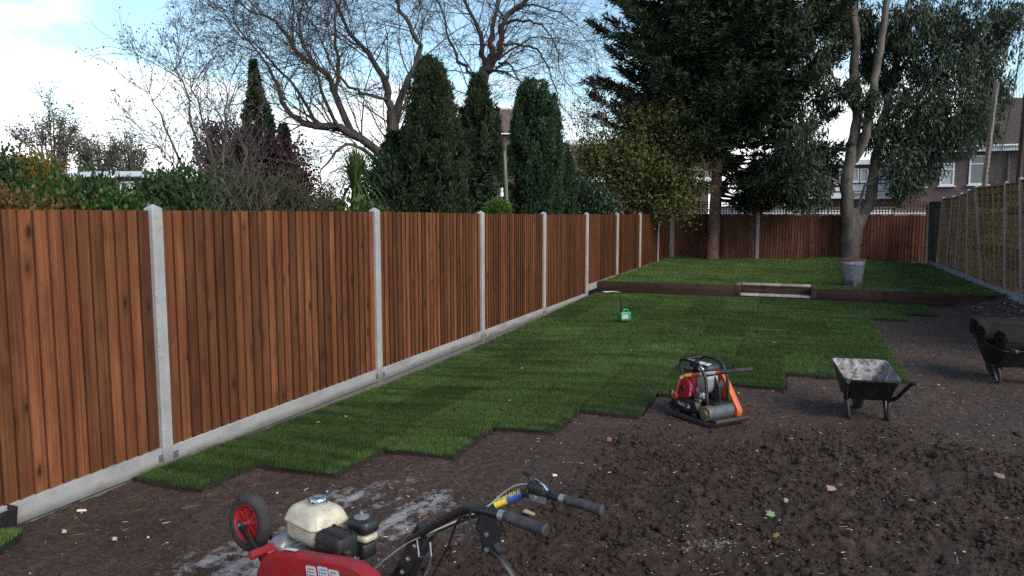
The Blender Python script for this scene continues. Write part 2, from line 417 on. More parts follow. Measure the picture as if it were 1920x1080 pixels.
lumps('soil_clods', np.stack([x, y, soil_height(x, y) + S * 0.1], 1), S, M_SOIL, 1, 0.62, 0.75, {'tilled': np.full(len(x), 0.9), 'lime': np.zeros(len(x))})
x, y = view_pts(9000, -2.2, 5.5, 2.6, 7.0, 0.9); t_ = tilled(x, y); cl = fbm(x * 2.2, y * 2.2, 3, 91)
k = (rng.random(len(x)) < t_ * np.clip((cl - 0.42) * 4, 0.0, 1)) & ~on_lawn(x, y, 0.05); x, y = x[k][:520], y[k][:520]
S = 0.016 + 0.028 * rng.random(len(x)) ** 2.2
lumps('large_clods', np.stack([x, y, soil_height(x, y) - S * 0.05], 1), S, M_SOIL, 2, 0.42, 0.7, {'tilled': np.full(len(x), 0.95), 'lime': np.zeros(len(x))})
x, y = view_pts(16000, -4.5, 9, 3.0, 16, 1.3)
k = ~on_lawn(x, y, 0.03) & (tilled(x, y) < 0.6); x, y = x[k][:5000], y[k][:5000]
S = 0.003 + 0.011 * rng.random(len(x)) ** 3
lumps('soil_crumbs', np.stack([x, y, soil_height(x, y) + S * 0.2], 1), S, M_SOIL, 0, 0.3, 0.7, {'tilled': np.full(len(x), 0.4), 'lime': np.zeros(len(x))})
# stones and flints
t = NT('flint_stone'); M_STONE = t.fin(t.ramp(t.n('NewGeometry', out='Random Per Island'), [(0, (0.16, 0.12, 0.10)), (0.5, (0.30, 0.26, 0.23)), (0.9, (0.45, 0.42, 0.39)), (1, (0.62, 0.6, 0.58))]), 0.7)
x, y = view_pts(2600, -4.5, 8, 2.8, 15, 1.2)
k = ~on_lawn(x, y, 0.03); x, y = x[k][:330], y[k][:330]
S = 0.003 + 0.009 * rng.random(len(x)) ** 2.5
lumps('pebbles', np.stack([x, y, soil_height(x, y) + S * 0.35], 1), S, M_STONE, 1, 0.2, 0.65)
x = RIGHT_X - 0.12 - 0.75 * rng.random(900) ** 1.4; y = 13.6 + 3.7 * rng.random(900); S = 0.006 + 0.030 * rng.random(900) ** 3
t = NT('rubble'); M_RUB = t.fin(t.ramp(t.n('NewGeometry', out='Random Per Island'), [(0, (0.035, 0.027, 0.021)), (0.75, (0.085, 0.068, 0.055)), (1, (0.22, 0.20, 0.185))]), 0.9)
lumps('rubble', np.stack([x, y, soil_height(x, y) + S * 0.3], 1), S, M_RUB, 1, 0.3, 0.7)

# splinters, straw and root fibres lying on the soil
def slivers(name, P, D, L, Wd, T, mat):
    n = len(P); D = unit(D); up = np.tile([0, 0, 1.0], (n, 1)) + 0.4 * (rng.random((n, 3)) - 0.5); B = unit(np.cross(D, up)); N = np.cross(B, D)
    c = np.array([(-1, -1, -1), (1, -.6, -1), (1, .6, -1), (-1, 1, -1), (-1, -1, 1), (1, -.6, 1), (1, .6, 1), (-1, 1, 1)], float)
    V = P[:, None] + c[None, :, 0:1] * (D * L[:, None] / 2)[:, None] + c[None, :, 1:2] * (B * Wd[:, None] / 2)[:, None] + c[None, :, 2:3] * (N * T[:, None] / 2)[:, None]
    f = np.array([(3, 2, 1, 0), (4, 5, 6, 7), (0, 1, 5, 4), (1, 2, 6, 5), (2, 3, 7, 6), (3, 0, 4, 7)])
    F = (f[None] + (np.arange(n) * 8)[:, None, None]).reshape(-1, 4)
    return tag(link(name, fast_mesh(name, V.reshape(-1, 3), F, mat)), kind='stuff')
t = NT('fresh_chip'); M_CHIP = t.fin(t.ramp(t.n('NewGeometry', out='Random Per Island'), [(0, (0.30, 0.17, 0.09)), (0.6, (0.48, 0.33, 0.21)), (1, (0.62, 0.52, 0.42))]), 0.8)
x, y = view_pts(900, -4.2, 6, 2.8, 11, 1.0); k = ~on_lawn(x, y, 0.02); x, y = x[k][:210], y[k][:210]; n = len(x)
a = rng.random(n) * 6.28
slivers('wood_chips', np.stack([x, y, soil_height(x, y) + 0.006], 1), np.stack([np.cos(a), np.sin(a), 0.3 * (rng.random(n) - .5)], 1), 0.012 + 0.035 * rng.random(n) ** 2, 0.004 + 0.009 * rng.random(n), 0.002 + 0.003 * rng.random(n), M_CHIP)
# a scatter of pale chips on the trodden patch, a few on the lawn and terrace
r_ = 1.15 + 0.3 * rng.standard_normal(150); f_ = 4.15 + 0.2 * rng.standard_normal(150); x = r_ * CY - f_ * SY; y = r_ * SY + f_ * CY; a = rng.random(150) * 6.28
slivers('pale_splinters', np.stack([x, y, soil_height(x, y) + 0.005], 1), np.stack([np.cos(a), np.sin(a), 0 * a], 1), 0.006 + 0.014 * rng.random(150), 0.003 + 0.004 * rng.random(150), np.full(150, 0.002), M_CHIP)
x = np.concatenate([-4.2 + 5 * rng.random(9), -4.3 + 6 * rng.random(60)]); y = np.concatenate([5 + 11 * rng.random(9), 18.4 + 8 * rng.random(60)])
k = on_lawn(x, y, -0.05) & (y < 17) | (y > 17.9); x, y = x[k], y[k]; n = len(x); a = rng.random(n) * 6.28
slivers('turf_splinters', np.stack([x, y, np.where(y > 17.5, UP_Z + 0.06, 0.065 + dip(x, y))], 1), np.stack([np.cos(a), np.sin(a), 0 * a], 1), np.full(n, 0.035), np.full(n, 0.022), np.full(n, 0.004), M_CHIP)
t = NT('dry_straw'); M_STRAW = t.fin(t.ramp(t.n('NewGeometry', out='Random Per Island'), [(0, (0.10, 0.07, 0.045)), (0.7, (0.22, 0.165, 0.11)), (1, (0.42, 0.35, 0.26))]), 0.9)
x, y = view_pts(3000, -4.4, 7, 2.8, 14, 1.1); k = ~on_lawn(x, y, 0.03); x, y = x[k][:900], y[k][:900]
x = np.concatenate([x, RIGHT_X - 1.3 * rng.random(160)]); y = np.concatenate([y, 13.2 + 4 * rng.random(160)]); n = len(x); a = rng.random(n) * 6.28
slivers('root_fibres', np.stack([x, y, soil_height(x, y) + 0.006], 1), np.stack([np.cos(a), np.sin(a), 0.35 * (rng.random(n) - .5)], 1), 0.02 + 0.09 * rng.random(n) ** 2, np.full(n, 0.0018), np.full(n, 0.0018), M_STRAW)

# ---------------------------------------------------------------- turf
def turf_side_material():
    t = NT('turf_slab'); p = t.coord('World')
    g = t.ramp(t.noise(p, 60, 4, 0.7), [(0.35, (0.010, 0.022, 0.006)), (0.7, (0.024, 0.045, 0.012))])
    s = t.ramp(t.noise(p, 45, 4, 0.7), [(0.35, (0.018, 0.012, 0.010)), (0.7, (0.05, 0.036, 0.028))])
    nz = t.n('SeparateXYZ', None, {0: t.n('NewGeometry', out='Normal')}, out=2)
    t.bump(t.noise(p, 70, 4), 0.8, 0.02)
    return t.fin(t.mix(t.m('GREATER_THAN', nz, 0.5), s, g), 0.95, 0, 0.2)
def grass_material(name, lanes):
    t = NT(name); p = t.coord('World')
    r = t.n('ObjectInfo', out='Random'); r2 = t.n('NewGeometry', out='Random Per Island')
    col = t.ramp(r2, [(0.0, (0.038, 0.084, 0.018)), (0.55, (0.074, 0.140, 0.035)), (0.88, (0.120, 0.195, 0.058)), (1.0, (0.20, 0.20, 0.085))])
    streak = t.noise(t.coord('World', (0.9, 5.5, 1)), 1.0, 5, 0.62, 0.4)
    col = t.mix(t.ramp(streak, [(0.36, 0.85), (0.56, 0.0)]), col, (0.018, 0.042, 0.010))
    if lanes:   # the rolls came off different parts of the turf field: each lane a slightly different green
        x = t.n('SeparateXYZ', None, {0: p}, out=0); y = t.n('SeparateXYZ', None, {0: p}, out=1)
        lane = t.m('FLOOR', t.m('MULTIPLY', t.m('ADD', x, 4.5), 1 / 0.625))
        roll = t.m('FLOOR', t.m('ADD', t.m('MULTIPLY', y, 1 / 1.65), t.m('MULTIPLY', lane, 0.37)))
        cv = t.n('CombineXYZ', None, {0: lane, 1: roll}); wn = t.n('TexWhiteNoise', None, {'Vector': cv}, out='Value')
        col = t.mix(1.0, col, t.ramp(wn, [(0, 0.60), (1, 1.22)]), 'MULTIPLY')
    if not lanes: col = t.mix(1.0, col, (1.25, 1.22, 1.2), 'MULTIPLY')
    big = t.noise(p, 0.7, 3)
    col = t.mix(t.rng(big, 0.35, 0.7, 0, 0.5), col, (0.034, 0.060, 0.012))
    return t.fin(col, 0.6, 0, 0.25)
M_SLAB = turf_side_material()
lawn = tag(bpy.data.objects.new('lawn', None), kind='structure'); COL.objects.link(lawn)
SLABS = []
for li, (x0, x1, y0) in enumerate(LANES):
    y = y0; first = True
    while y < LAWN_END - 0.05:
        ln = random.uniform(0.7, 1.5) if first else 1.66
        y1 = min(LAWN_END, y + ln)
        if LAWN_END - y1 < 0.35: y1 = LAWN_END
        SLABS.append((x0, x1, y, y1)); y = y1; first = False
for (x0, x1, y0, y1) in SLABS:
    g = 0.006; n = 9; rings = []
    lift = random.uniform(-0.004, 0.004)
    wob = lambda: random.uniform(-0.017, 0.017)
    for i in range(n):
        yy = y0 + g + (y1 - y0 - 2 * g) * i / (n - 1)
        a, b = x0 + g + wob(), x1 - g + wob()
        e = wob() * 1.3 if i in (0, n - 1) else 0
        za, zb = float(dip(np.array([a]), np.array([yy]))[0]), float(dip(np.array([b]), np.array([yy]))[0])
        h = 0.036 + lift
        rings.append([(a, yy + e + wob() * .6, za - 0.02), (a + 0.004, yy + e, za + h), ((a + b) / 2, yy + e * 1.5, (za + zb) / 2 + h + 0.004), (b - 0.004, yy + e * .6, zb + h), (b, yy + e, zb - 0.02)])
    MB().loft(rings).build('turf_strip', M_SLAB, lawn, smooth=False)
# the upper lawn
up = MB(); bank = []
nxu, nyu = 70, 80
def up_z(x, y):
    # a low mound round the foot of the big tree and a slight fall to the right fence
    m = np.exp(-(((x - 1.2) / 1.0) ** 2 + ((y - 27.9) / 0.9) ** 2)) * 0.13
    return UP_Z + m - 0.05 * smoothstep(2.8, 4.0, x) * 0.4 + (fbm(x * .9, y * .9, 3, 61) - .5) * 0.05
xs = np.linspace(-4.5, 3.98, nxu); ys = np.linspace(17.62, BACK_Y - 0.03, nyu); X, Y = np.meshgrid(xs, ys)
front = smoothstep(18.3, 17.6, Y); Z = up_z(X, Y) * (1 - front) + 0.262 * front
idx = np.arange(nxu * nyu).reshape(nyu, nxu)
F = np.stack([idx[:-1, :-1], idx[:-1, 1:], idx[1:, 1:], idx[1:, :-1]], -1).reshape(-1, 4)
hole = (X[:-1, :-1].ravel() > -1.32) & (X[1:, 1:].ravel() < 0.40) & (Y[1:, 1:].ravel() < 18.02)
me = fast_mesh('terrace_ground', np.stack([X, Y, Z], -1).reshape(-1, 3), F[~hole], M_SLAB, True)
tag(link('terrace_ground', me), kind='structure')

# grass blades: one tuft scattered over the turf
def tuft(name, n, rad, h, w, mat, lean=0.5):
    V = []; F = []
    for i in range(n):
        a = random.random() * 6.28; q = rad * math.sqrt(random.random()); b = random.random() * 6.28; l = h * random.uniform(0.55, 1.1); le = lean * l * random.random()
        x, y = q * math.cos(a), q * math.sin(a); c = random.random() * 6.28; dx, dy = w / 2 * math.cos(c), w / 2 * math.sin(c); k = len(V)
        V += [(x - dx, y - dy, -0.004), (x + dx, y + dy, -0.004), (x + le * math.cos(b), y + le * math.sin(b), l)]; F.append((k, k + 1, k + 2))
    return bpy.data.objects.new(name, fast_mesh(name, V, F, mat))
def scatter(o, inst, density, seed, s0=0.7, s1=1.25):
    ng = bpy.data.node_groups.new('scatter_' + o.name, 'GeometryNodeTree')
    ng.interface.new_socket('Geometry', in_out='INPUT', socket_type='NodeSocketGeometry'); ng.interface.new_socket('Geometry', in_out='OUTPUT', socket_type='NodeSocketGeometry')
    a = ng.nodes.new('NodeGroupInput'); z = ng.nodes.new('NodeGroupOutput'); L = ng.links.new
    d = ng.nodes.new('GeometryNodeDistributePointsOnFaces'); d.inputs['Density'].default_value = density; d.inputs['Seed'].default_value = seed
    oi = ng.nodes.new('GeometryNodeObjectInfo'); oi.inputs['Object'].default_value = inst; oi.inputs['As Instance'].default_value = True
    ip = ng.nodes.new('GeometryNodeInstanceOnPoints')
    rv = ng.nodes.new('FunctionNodeRandomValue'); rv.data_type = 'FLOAT_VECTOR'; rv.inputs[0].default_value = (-0.15, -0.15, 0); rv.inputs[1].default_value = (0.15, 0.15, 6.283); rv.inputs['Seed'].default_value = seed + 1
    rs = ng.nodes.new('FunctionNodeRandomValue'); rs.data_type = 'FLOAT'; rs.inputs[2].default_value = s0; rs.inputs[3].default_value = s1; rs.inputs['Seed'].default_value = seed + 2
    L(a.outputs[0], d.inputs['Mesh']); L(d.outputs['Points'], ip.inputs['Points']); L(oi.outputs['Geometry'], ip.inputs['Instance'])
    L(rv.outputs[0], ip.inputs['Rotation']); L(rs.outputs[1], ip.inputs['Scale']); L(ip.outputs[0], z.inputs[0])
    md = o.modifiers.new('scatter', 'NODES'); md.node_group = ng
M_GRASS = grass_material('turf_grass', True); M_GRASS2 = grass_material('terrace_grass', False)
def lawn_base(name, sel):
    V = []; F = []
    for (x0, x1, y0, y1) in SLABS:
        if not sel(y0): continue
        k = len(V); m = 8
        for i in range(m):
            yy = y0 + 0.018 + (y1 - y0 - 0.036) * i / (m - 1)
            for xx in (x0 + 0.016, (x0 + x1) / 2, x1 - 0.016): V.append((xx, yy, 0.034 + float(dip(np.array([xx]), np.array([yy]))[0])))
        for i in range(m - 1):
            for j in range(2): F.append((k + i * 3 + j, k + i * 3 + j + 1, k + i * 3 + j + 4, k + i * 3 + j + 3))
    return link(name, fast_mesh(name, V, F, M_GRASS))
o = tag(lawn_base('near_grass', lambda y: y < 9), kind='stuff'); scatter(o, tuft('grass_tuft', 16, 0.03, 0.034, 0.0030, M_GRASS), 1700, 3)
o = tag(lawn_base('far_grass', lambda y: y >= 9), kind='stuff'); scatter(o, tuft('grass_tuft', 18, 0.045, 0.040, 0.0042, M_GRASS), 850, 5)
me2 = me.copy(); me2.name = 'terrace_grass'; o = tag(link('terrace_grass', me2), kind='stuff'); me2.materials[0] = M_GRASS2
scatter(o, tuft('grass_tuft', 22, 0.08, 0.048, 0.007, M_GRASS2), 330, 9)
# ---------------------------------------------------------------- fences
M_BOARD = wood_mat('stained_featheredge', (0.205, 0.072, 0.027), (0.125, 0.040, 0.015), (0.30, 0.120, 0.050), knot=(0.035, 0.012, 0.006), vary=(0.52, 1.28), rough=0.72)
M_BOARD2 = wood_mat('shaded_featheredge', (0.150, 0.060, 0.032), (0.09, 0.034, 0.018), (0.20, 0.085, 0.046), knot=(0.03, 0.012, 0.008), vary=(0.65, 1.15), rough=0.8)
M_WANEY = wood_mat('weathered_waney', (0.30, 0.185, 0.095), (0.19, 0.112, 0.055), (0.38, 0.25, 0.135), knot=(0.06, 0.035, 0.02), along='y', vary=(0.55, 1.2), rough=0.85)
M_WANEY_D = wood_mat('old_grey_waney', (0.095, 0.085, 0.07), (0.05, 0.046, 0.038), (0.14, 0.125, 0.10), along='y', vary=(0.8, 1.1), rough=0.9)
M_BATTEN = wood_mat('waney_batten', (0.32, 0.21, 0.115), (0.22, 0.14, 0.075), (0.40, 0.27, 0.155), along='z', knots=False, vary=(0.85, 1.12), rough=0.85)
M_SLEEPER = wood_mat('brown_sleeper', (0.062, 0.034, 0.024), (0.036, 0.02, 0.015), (0.098, 0.055, 0.038), knot=(0.02, 0.01, 0.008), along='x', vary=(0.85, 1.12), rough=0.8, scale=0.55)
M_SLEEPER_CUT = wood_mat('cut_sleeper', (0.20, 0.125, 0.078), (0.14, 0.085, 0.05), (0.26, 0.17, 0.11), along='y', knots=False, rough=0.85)
M_TRELLIS = wood_mat('trellis_lath', (0.16, 0.065, 0.04), (0.10, 0.04, 0.027), (0.20, 0.09, 0.055), knots=False, along='x', rough=0.85)
def concrete_mat(name, base, dark, stain=0.5, holes=True, low=None):
    t = NT(name); c = t.coord('Object', rnd=True)
    a = t.noise(c, 2.2, 6, 0.65); b = t.noise(c, 45, 4, 0.6)
    col = t.mix(t.ramp(a, [(0.40, 0.0), (0.72, stain)]), base, dark)
    col = t.mix(t.rng(b, 0.35, 0.7, 0, 0.35), col, tuple(x * 0.7 for x in base))
    if holes:
        v = t.n('TexVoronoi', None, {'Vector': c, 'Scale': 55.0}, out='Distance'); s = t.ramp(t.noise(c, 30, 2), [(0.56, 0.0), (0.6, 1.0)])
        h = t.m('MULTIPLY', t.ramp(v, [(0.18, 1.0), (0.28, 0.0)]), s)
        col = t.mix(h, col, (0.09, 0.085, 0.085)); t.bump(t.m('SUBTRACT', b, h), 0.5, 0.004)
    else: t.bump(b, 0.4, 0.004)
    if low:   # soil splashed up from the ground
        z = t.n('SeparateXYZ', None, {0: t.n('NewGeometry', out='Position')}, out=2)
        f = t.m('MULTIPLY', t.ramp(t.m('ADD', z, t.rng(a, 0, 1, -0.10, 0.10)), [(0.0, 1.0), (low, 0.0)]), 0.75)
        col = t.mix(f, col, (0.085, 0.075, 0.058))
    return t.fin(col, 0.9, 0, 0.25)
M_POST = concrete_mat('post_concrete', (0.35, 0.34, 0.34), (0.205, 0.20, 0.19), 0.75, True, 0.16)
M_GRAVEL = concrete_mat('gravel_board_concrete', (0.35, 0.34, 0.335), (0.17, 0.165, 0.155), 0.85, False, 0.06)
M_POST_R = concrete_mat('old_post_concrete', (0.30, 0.30, 0.315), (0.19, 0.195, 0.20), 0.7)
M_GRAVEL_R = concrete_mat('old_gravel_board', (0.37, 0.385, 0.41), (0.23, 0.235, 0.24), 0.8, True, 0.1)
M_ZINC = paint('zinc_bracket', (0.42, 0.43, 0.44), 0.4, 0.85, amount=0.3)

M_EDGE_SHADE = wood_mat('edge_shade', (0.100, 0.035, 0.015), (0.062, 0.021, 0.010), (0.14, 0.052, 0.022), knots=False, rough=0.9)  # darker brown, standing in for the shade where boards overlap
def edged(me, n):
    """paints the thick edge of a feather-edge board dark, as the shadow line between boards"""
    me.materials.append(M_EDGE_SHADE); k = len(me.polygons) - 2
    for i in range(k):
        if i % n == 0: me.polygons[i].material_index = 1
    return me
def board_mesh(w, h, flip=False, mat=M_BOARD):
    """a feather-edge board: thick on the near edge, thin where the next one laps over it; face towards +x"""
    n = 4; rings = []
    prof = [(0.0105, 0.0), (0.030, 0.001), (0.029, 0.005), (0.008, w), (0.000, w)]
    bow = random.uniform(-0.003, 0.003)
    for i in range(n):
        z = h * i / (n - 1); k = bow * math.sin(math.pi * i / (n - 1))
        rings.append([(x + k * .6, y + k, z) for x, y in prof])
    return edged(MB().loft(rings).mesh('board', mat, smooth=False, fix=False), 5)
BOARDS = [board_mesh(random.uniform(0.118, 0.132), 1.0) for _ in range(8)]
POSTS_Y = [1.26, 4.31, 7.46, 10.52, 13.52, 16.60, 19.65, 22.72, 25.85, 28.30]
top_at = lambda y: float(np.interp(y, [1.26, 4.31, 7.46, 10.52, 16.6, 28.3], [1.968, 1.965, 1.957, 1.926, 1.905, 1.872]))
bot_at = [0.145, 0.135, 0.128, 0.122, 0.105, 0.285, 0.27, 0.265, 0.262]
fence = thing('board_fence', 'long orange-brown upright board fence with grey concrete posts and gravel boards along the left side', 'fence', (FENCE_X, 15, 0))
def post_mb(h, s=0.1, base=-0.3, cap=0.035):
    a = s / 2; c = 0.012; rings = []
    prof = [(-a, -a + c), (-a + c, -a), (a - c, -a), (a, -a + c), (a, a - c), (a - c, a), (-a + c, a), (-a, a - c)]
    for z, k in ((base, 1), (h - cap, 1), (h - cap + 0.006, 0.96), (h, 0.12)): rings.append([(x * k, y * k, z) for x, y in prof])
    return MB().loft(rings)
for i, y in enumerate(POSTS_Y):
    h = top_at(y) + 0.045
    post_mb(h).build('concrete_post', M_POST, fence, loc=(0, y - 15, 0), ang=25)
for i in range(9):
    y0, y1 = POSTS_Y[i] + 0.052, POSTS_Y[i + 1] - 0.052
    zb = bot_at[i]
    for k, (a, b) in enumerate(((zb - 0.148, zb), (zb - 0.305, zb - 0.156)) if i < 5 else ((zb - 0.15, zb),)):
        g = MB().box((0, 0, (a + b) / 2), (0.05, y1 - y0, b - a)).build('gravel_board', M_GRAVEL, fence, loc=(0.012, (y0 + y1) / 2 - 15, 0), bevel=0.005)
        if k == 0 and i < 6:
            for s in (-1, 1):
                q = MB().box((0.028, s * ((y1 - y0) / 2 - 0.022), b - 0.075), (0.004, 0.045, 0.055))
                q.box((0.031, s * ((y1 - y0) / 2 - 0.0245), b - 0.072), (0.008, 0.014, 0.014), (0.4, 0, 0))
                q.build('bracket', M_ZINC, g, smooth=False)
    n = 28 if i < 8 else 22
    if i == 0: n = 29
    p = (y1 - y0 - 0.012) / n
    for j in range(n):
        y = y0 + 0.002 + p * j
        zt = top_at(y) + random.uniform(-0.004, 0.004)
        o = link('board', random.choice(BOARDS), fence, (-0.002 + random.uniform(-0.001, 0.0015), y - 15, zb + 0.003), (0, 0, 0))
        o.scale = (1, p / 0.100 * random.uniform(0.985, 1.01), zt - zb - 0.003); o.rotation_euler = (random.uniform(-.0012, .0012), 0, 0)
# back of the fence: rails, out of sight between the boards
for i in range(9):
    y0, y1 = POSTS_Y[i] + 0.052, POSTS_Y[i + 1] - 0.052
    for z in (0.45, 1.05, 1.6):
        MB().box((-0.028, 0, z), (0.045, y1 - y0, 0.07)).build('rail', M_BOARD2, fence, loc=(0, (y0 + y1) / 2 - 15, 0), smooth=False)

# the fence across the end of the garden
back = thing('board_fence', 'dark brown upright board fence across the far end of the garden behind both tree trunks', 'fence', (0, BACK_Y, UP_Z))
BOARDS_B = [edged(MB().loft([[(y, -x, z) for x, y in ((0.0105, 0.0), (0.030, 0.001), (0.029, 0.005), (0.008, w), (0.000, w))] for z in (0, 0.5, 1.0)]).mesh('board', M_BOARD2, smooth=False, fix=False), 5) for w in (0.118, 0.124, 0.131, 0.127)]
px = [-4.40, -1.40, 1.62, 4.0]
for i, x in enumerate(px[:3]): post_mb(1.68, 0.1, -0.4).build('concrete_post', M_POST_R, back, loc=(x, 0, 0), ang=25)
MB().box((3.99, 0.0, 0.83), (0.11, 0.10, 2.3)).build('timber_post', M_WANEY_D, back, bevel=0.004)
for i in range(3):
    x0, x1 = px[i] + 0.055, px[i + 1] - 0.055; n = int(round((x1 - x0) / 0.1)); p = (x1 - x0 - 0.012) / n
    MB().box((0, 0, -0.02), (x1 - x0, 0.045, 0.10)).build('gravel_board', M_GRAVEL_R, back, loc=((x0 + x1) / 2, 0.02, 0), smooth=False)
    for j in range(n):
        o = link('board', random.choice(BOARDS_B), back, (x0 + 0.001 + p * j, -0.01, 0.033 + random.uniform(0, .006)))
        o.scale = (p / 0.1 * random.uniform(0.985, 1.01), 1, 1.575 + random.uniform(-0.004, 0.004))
trel = thing('trellis', 'low square trellis panels topping the dark fence across the far end', 'trellis', (0, BACK_Y + 0.03, UP_Z))
zt0, zt1 = 1.615, 2.08
vm = MB().box((0, 0, (zt0 + zt1) / 2), (0.027, 0.014, zt1 - zt0)).mesh('lath', M_TRELLIS, smooth=False)
for x0, x1 in ((-4.30, -2.30), (-2.29, 0.90), (0.91, 3.93)):
    hm = MB().box((0, 0, 0), (x1 - x0, 0.014, 0.027)).mesh('lath', M_TRELLIS, smooth=False)
    for k in range(6): link('lath', hm, trel, ((x0 + x1) / 2, -0.0155, zt0 + 0.012 + (zt1 - zt0 - 0.024) * k / 5))
    n = int((x1 - x0) / 0.094)
    for j in range(n + 1): link('lath', vm, trel, (x0 + 0.011 + (x1 - x0 - 0.022) * j / n, 0, random.uniform(-.003, .003)))

# right-hand fence: waney lap panels between leaning posts
rf = thing('panel_fence', 'weathered tan lap panel fence with leaning concrete posts along the right side', 'fence', (RIGHT_X, 20, 0))
RP = [(27.84, -0.06, 2.31), (26.34, 0.075, 2.39), (24.69, 0.07, 2.40), (23.34, 0.03, 2.45), (21.74, -0.09, 2.50), (20.03, -0.24, 2.54), (17.91, -0.12, 2.55), (16.68, -0.15, 2.58), (14.85, -0.10, 2.58), (13.0, -0.05, 2.58), (11.15, -0.03, 2.56)]   # y, lean of the top in x, top height
def lean_x(i, z): return RP[i][1] * (z - 0.1) / 2.3
for i, (y, lx, h) in enumerate(RP):
    mb = post_mb(h + 0.03, 0.085, -0.35, 0.03)
    mb.v = [(px_ + lx * (z - 0.1) / 2.3, py_, z) for px_, py_, z in mb.v]
    mb.build('concrete_post' if i else 'timber_post', M_POST_R if i else M_WANEY_D, rf, loc=(-0.02, y - 20, 0), ang=25)
for i in range(len(RP) - 1):
    (ya, la, ha), (yb, lb, hb) = RP[i], RP[i + 1]
    ya -= 0.045; yb += 0.045; Lp = ya - yb
    MB().hexa([(-0.022, yb - 20, 0.0), (0.022, yb - 20, 0.0), (0.022, ya - 20, 0.0), (-0.022, ya - 20, 0.0), (-0.022, yb - 20, 0.41), (0.022, yb - 20, 0.41), (0.022, ya - 20, 0.41), (-0.022, ya - 20, 0.41)]).build('gravel_board', M_GRAVEL_R, rf, smooth=False)
    hb0, ha0 = min(hb, ha) - 0.04, min(hb, ha) - 0.04
    mat = M_WANEY_D if i == 0 else M_WANEY
    X = lambda t, z: (la + (lb - la) * t) * (z - 0.1) / 2.3      # t: 0 at the far post
    ns = 15; z0 = 0.415
    for k in range(ns):
        rings = []; m = 9
        za = z0 + (ha0 - z0) * k / ns; zb_ = z0 + (ha0 - z0) * (k + 1) / ns
        amp = [random.uniform(-0.016, 0.016) for _ in range(m)]
        for j in range(m):
            t = j / (m - 1); y = ya - Lp * t - 20
            lo = za - 0.018 + amp[j]
            rings.append([(X(t, lo) - 0.036, y, lo), (X(t, lo) - 0.022, y, lo - 0.001), (X(t, zb_) + 0.014, y, zb_ + 0.012), (X(t, zb_) + 0.004, y, zb_ + 0.012)])
        o = MB().loft(rings).build('slat', mat, rf, smooth=False)
    nb = 6 if Lp > 1.4 else 4
    for j in range(nb):
        t = 0.02 + 0.96 * j / (nb - 1); y = ya - Lp * t - 20; w = 0.017 if 0 < j < nb - 1 else 0.02
        MB().hexa([(X(t, z0) - 0.050, y - w, z0), (X(t, z0) - 0.012, y - w, z0), (X(t, z0) - 0.012, y + w, z0), (X(t, z0) - 0.050, y + w, z0),
                   (X(t, ha0) - 0.050, y - w, ha0), (X(t, ha0) - 0.012, y - w, ha0), (X(t, ha0) - 0.012, y + w, ha0), (X(t, ha0) - 0.050, y + w, ha0)]).build('batten', M_WANEY_D if i == 0 else M_BATTEN, rf, smooth=False)
    MB().hexa([(X(1, ha0) - 0.055, yb - 20, ha0 + .001), (X(1, ha0) + 0.022, yb - 20, ha0 + .001), (X(0, ha0) + 0.022, ya - 20, ha0 + .001), (X(0, ha0) - 0.055, ya - 20, ha0 + .001),
               (X(1, ha0) - 0.053, yb - 20, ha0 + .024), (X(1, ha0) + 0.020, yb - 20, ha0 + .024), (X(0, ha0) + 0.020, ya - 20, ha0 + .024), (X(0, ha0) - 0.053, ya - 20, ha0 + .024)]).build('capping', M_BATTEN, rf, smooth=False)

# ---------------------------------------------------------------- sleeper wall and step
wall = thing('sleeper_wall', 'low dark brown timber sleeper wall holding up the far lawn', 'retaining wall', (0, WALL_Y, 0))
def beam(name, x0, x1, y0, y1, z0, z1, mat, parent, origin=(0, WALL_Y, 0), bev=0.008):
    c = Vector(((x0 + x1) / 2, (y0 + y1) / 2, (z0 + z1) / 2))
    return MB().box((0, 0, 0), (x1 - x0, y1 - y0, z1 - z0)).build(name, mat, parent, loc=c - Vector(origin), bevel=bev, seg=2)
beam('sleeper', -4.49, -1.325, 17.46, 17.58, 0.052, 0.298, M_SLEEPER, wall)
beam('sleeper', 0.415, 3.62, 17.46, 17.58, 0.052, 0.292, M_SLEEPER, wall)
beam('base_sleeper', -4.49, -0.2, 17.40, 17.60, -0.14, 0.050, M_SLEEPER, wall)
beam('base_sleeper', -0.197, 3.54, 17.405, 17.60, -0.14, 0.046, M_SLEEPER, wall)
step = thing('garden_step', 'recessed step with pale paving slabs in the gap of the sleeper wall', 'step', (-0.46, WALL_Y, 0))
so = (-0.46, WALL_Y, 0)
for x0 in (-1.322, 0.292):
    beam('side_sleeper', x0, x0 + 0.12, 17.46, 18.14, 0.052, 0.312, M_SLEEPER, step, so)
    beam('cut_top', x0 + 0.004, x0 + 0.116, 17.53, 18.13, 0.3125, 0.320, M_SLEEPER_CUT, step, so, 0.002)
beam('riser', -1.20, 0.29, 17.84, 17.94, 0.06, 0.282, M_SLEEPER, step, so)
t = NT('sandstone'); c = t.coord('Object', rnd=True)
col = t.ramp(t.noise(c, 7, 6, 0.65), [(0.3, (0.30, 0.25, 0.205)), (0.7, (0.50, 0.455, 0.40))])
col = t.mix(1.0, col, t.ramp(t.n('ObjectInfo', out='Random'), [(0, 0.62), (1, 1.1)]), 'MULTIPLY'); t.bump(t.noise(c, 30, 4), 0.4, 0.004); M_SLABS = t.fin(col, 0.85, 0, 0.3)
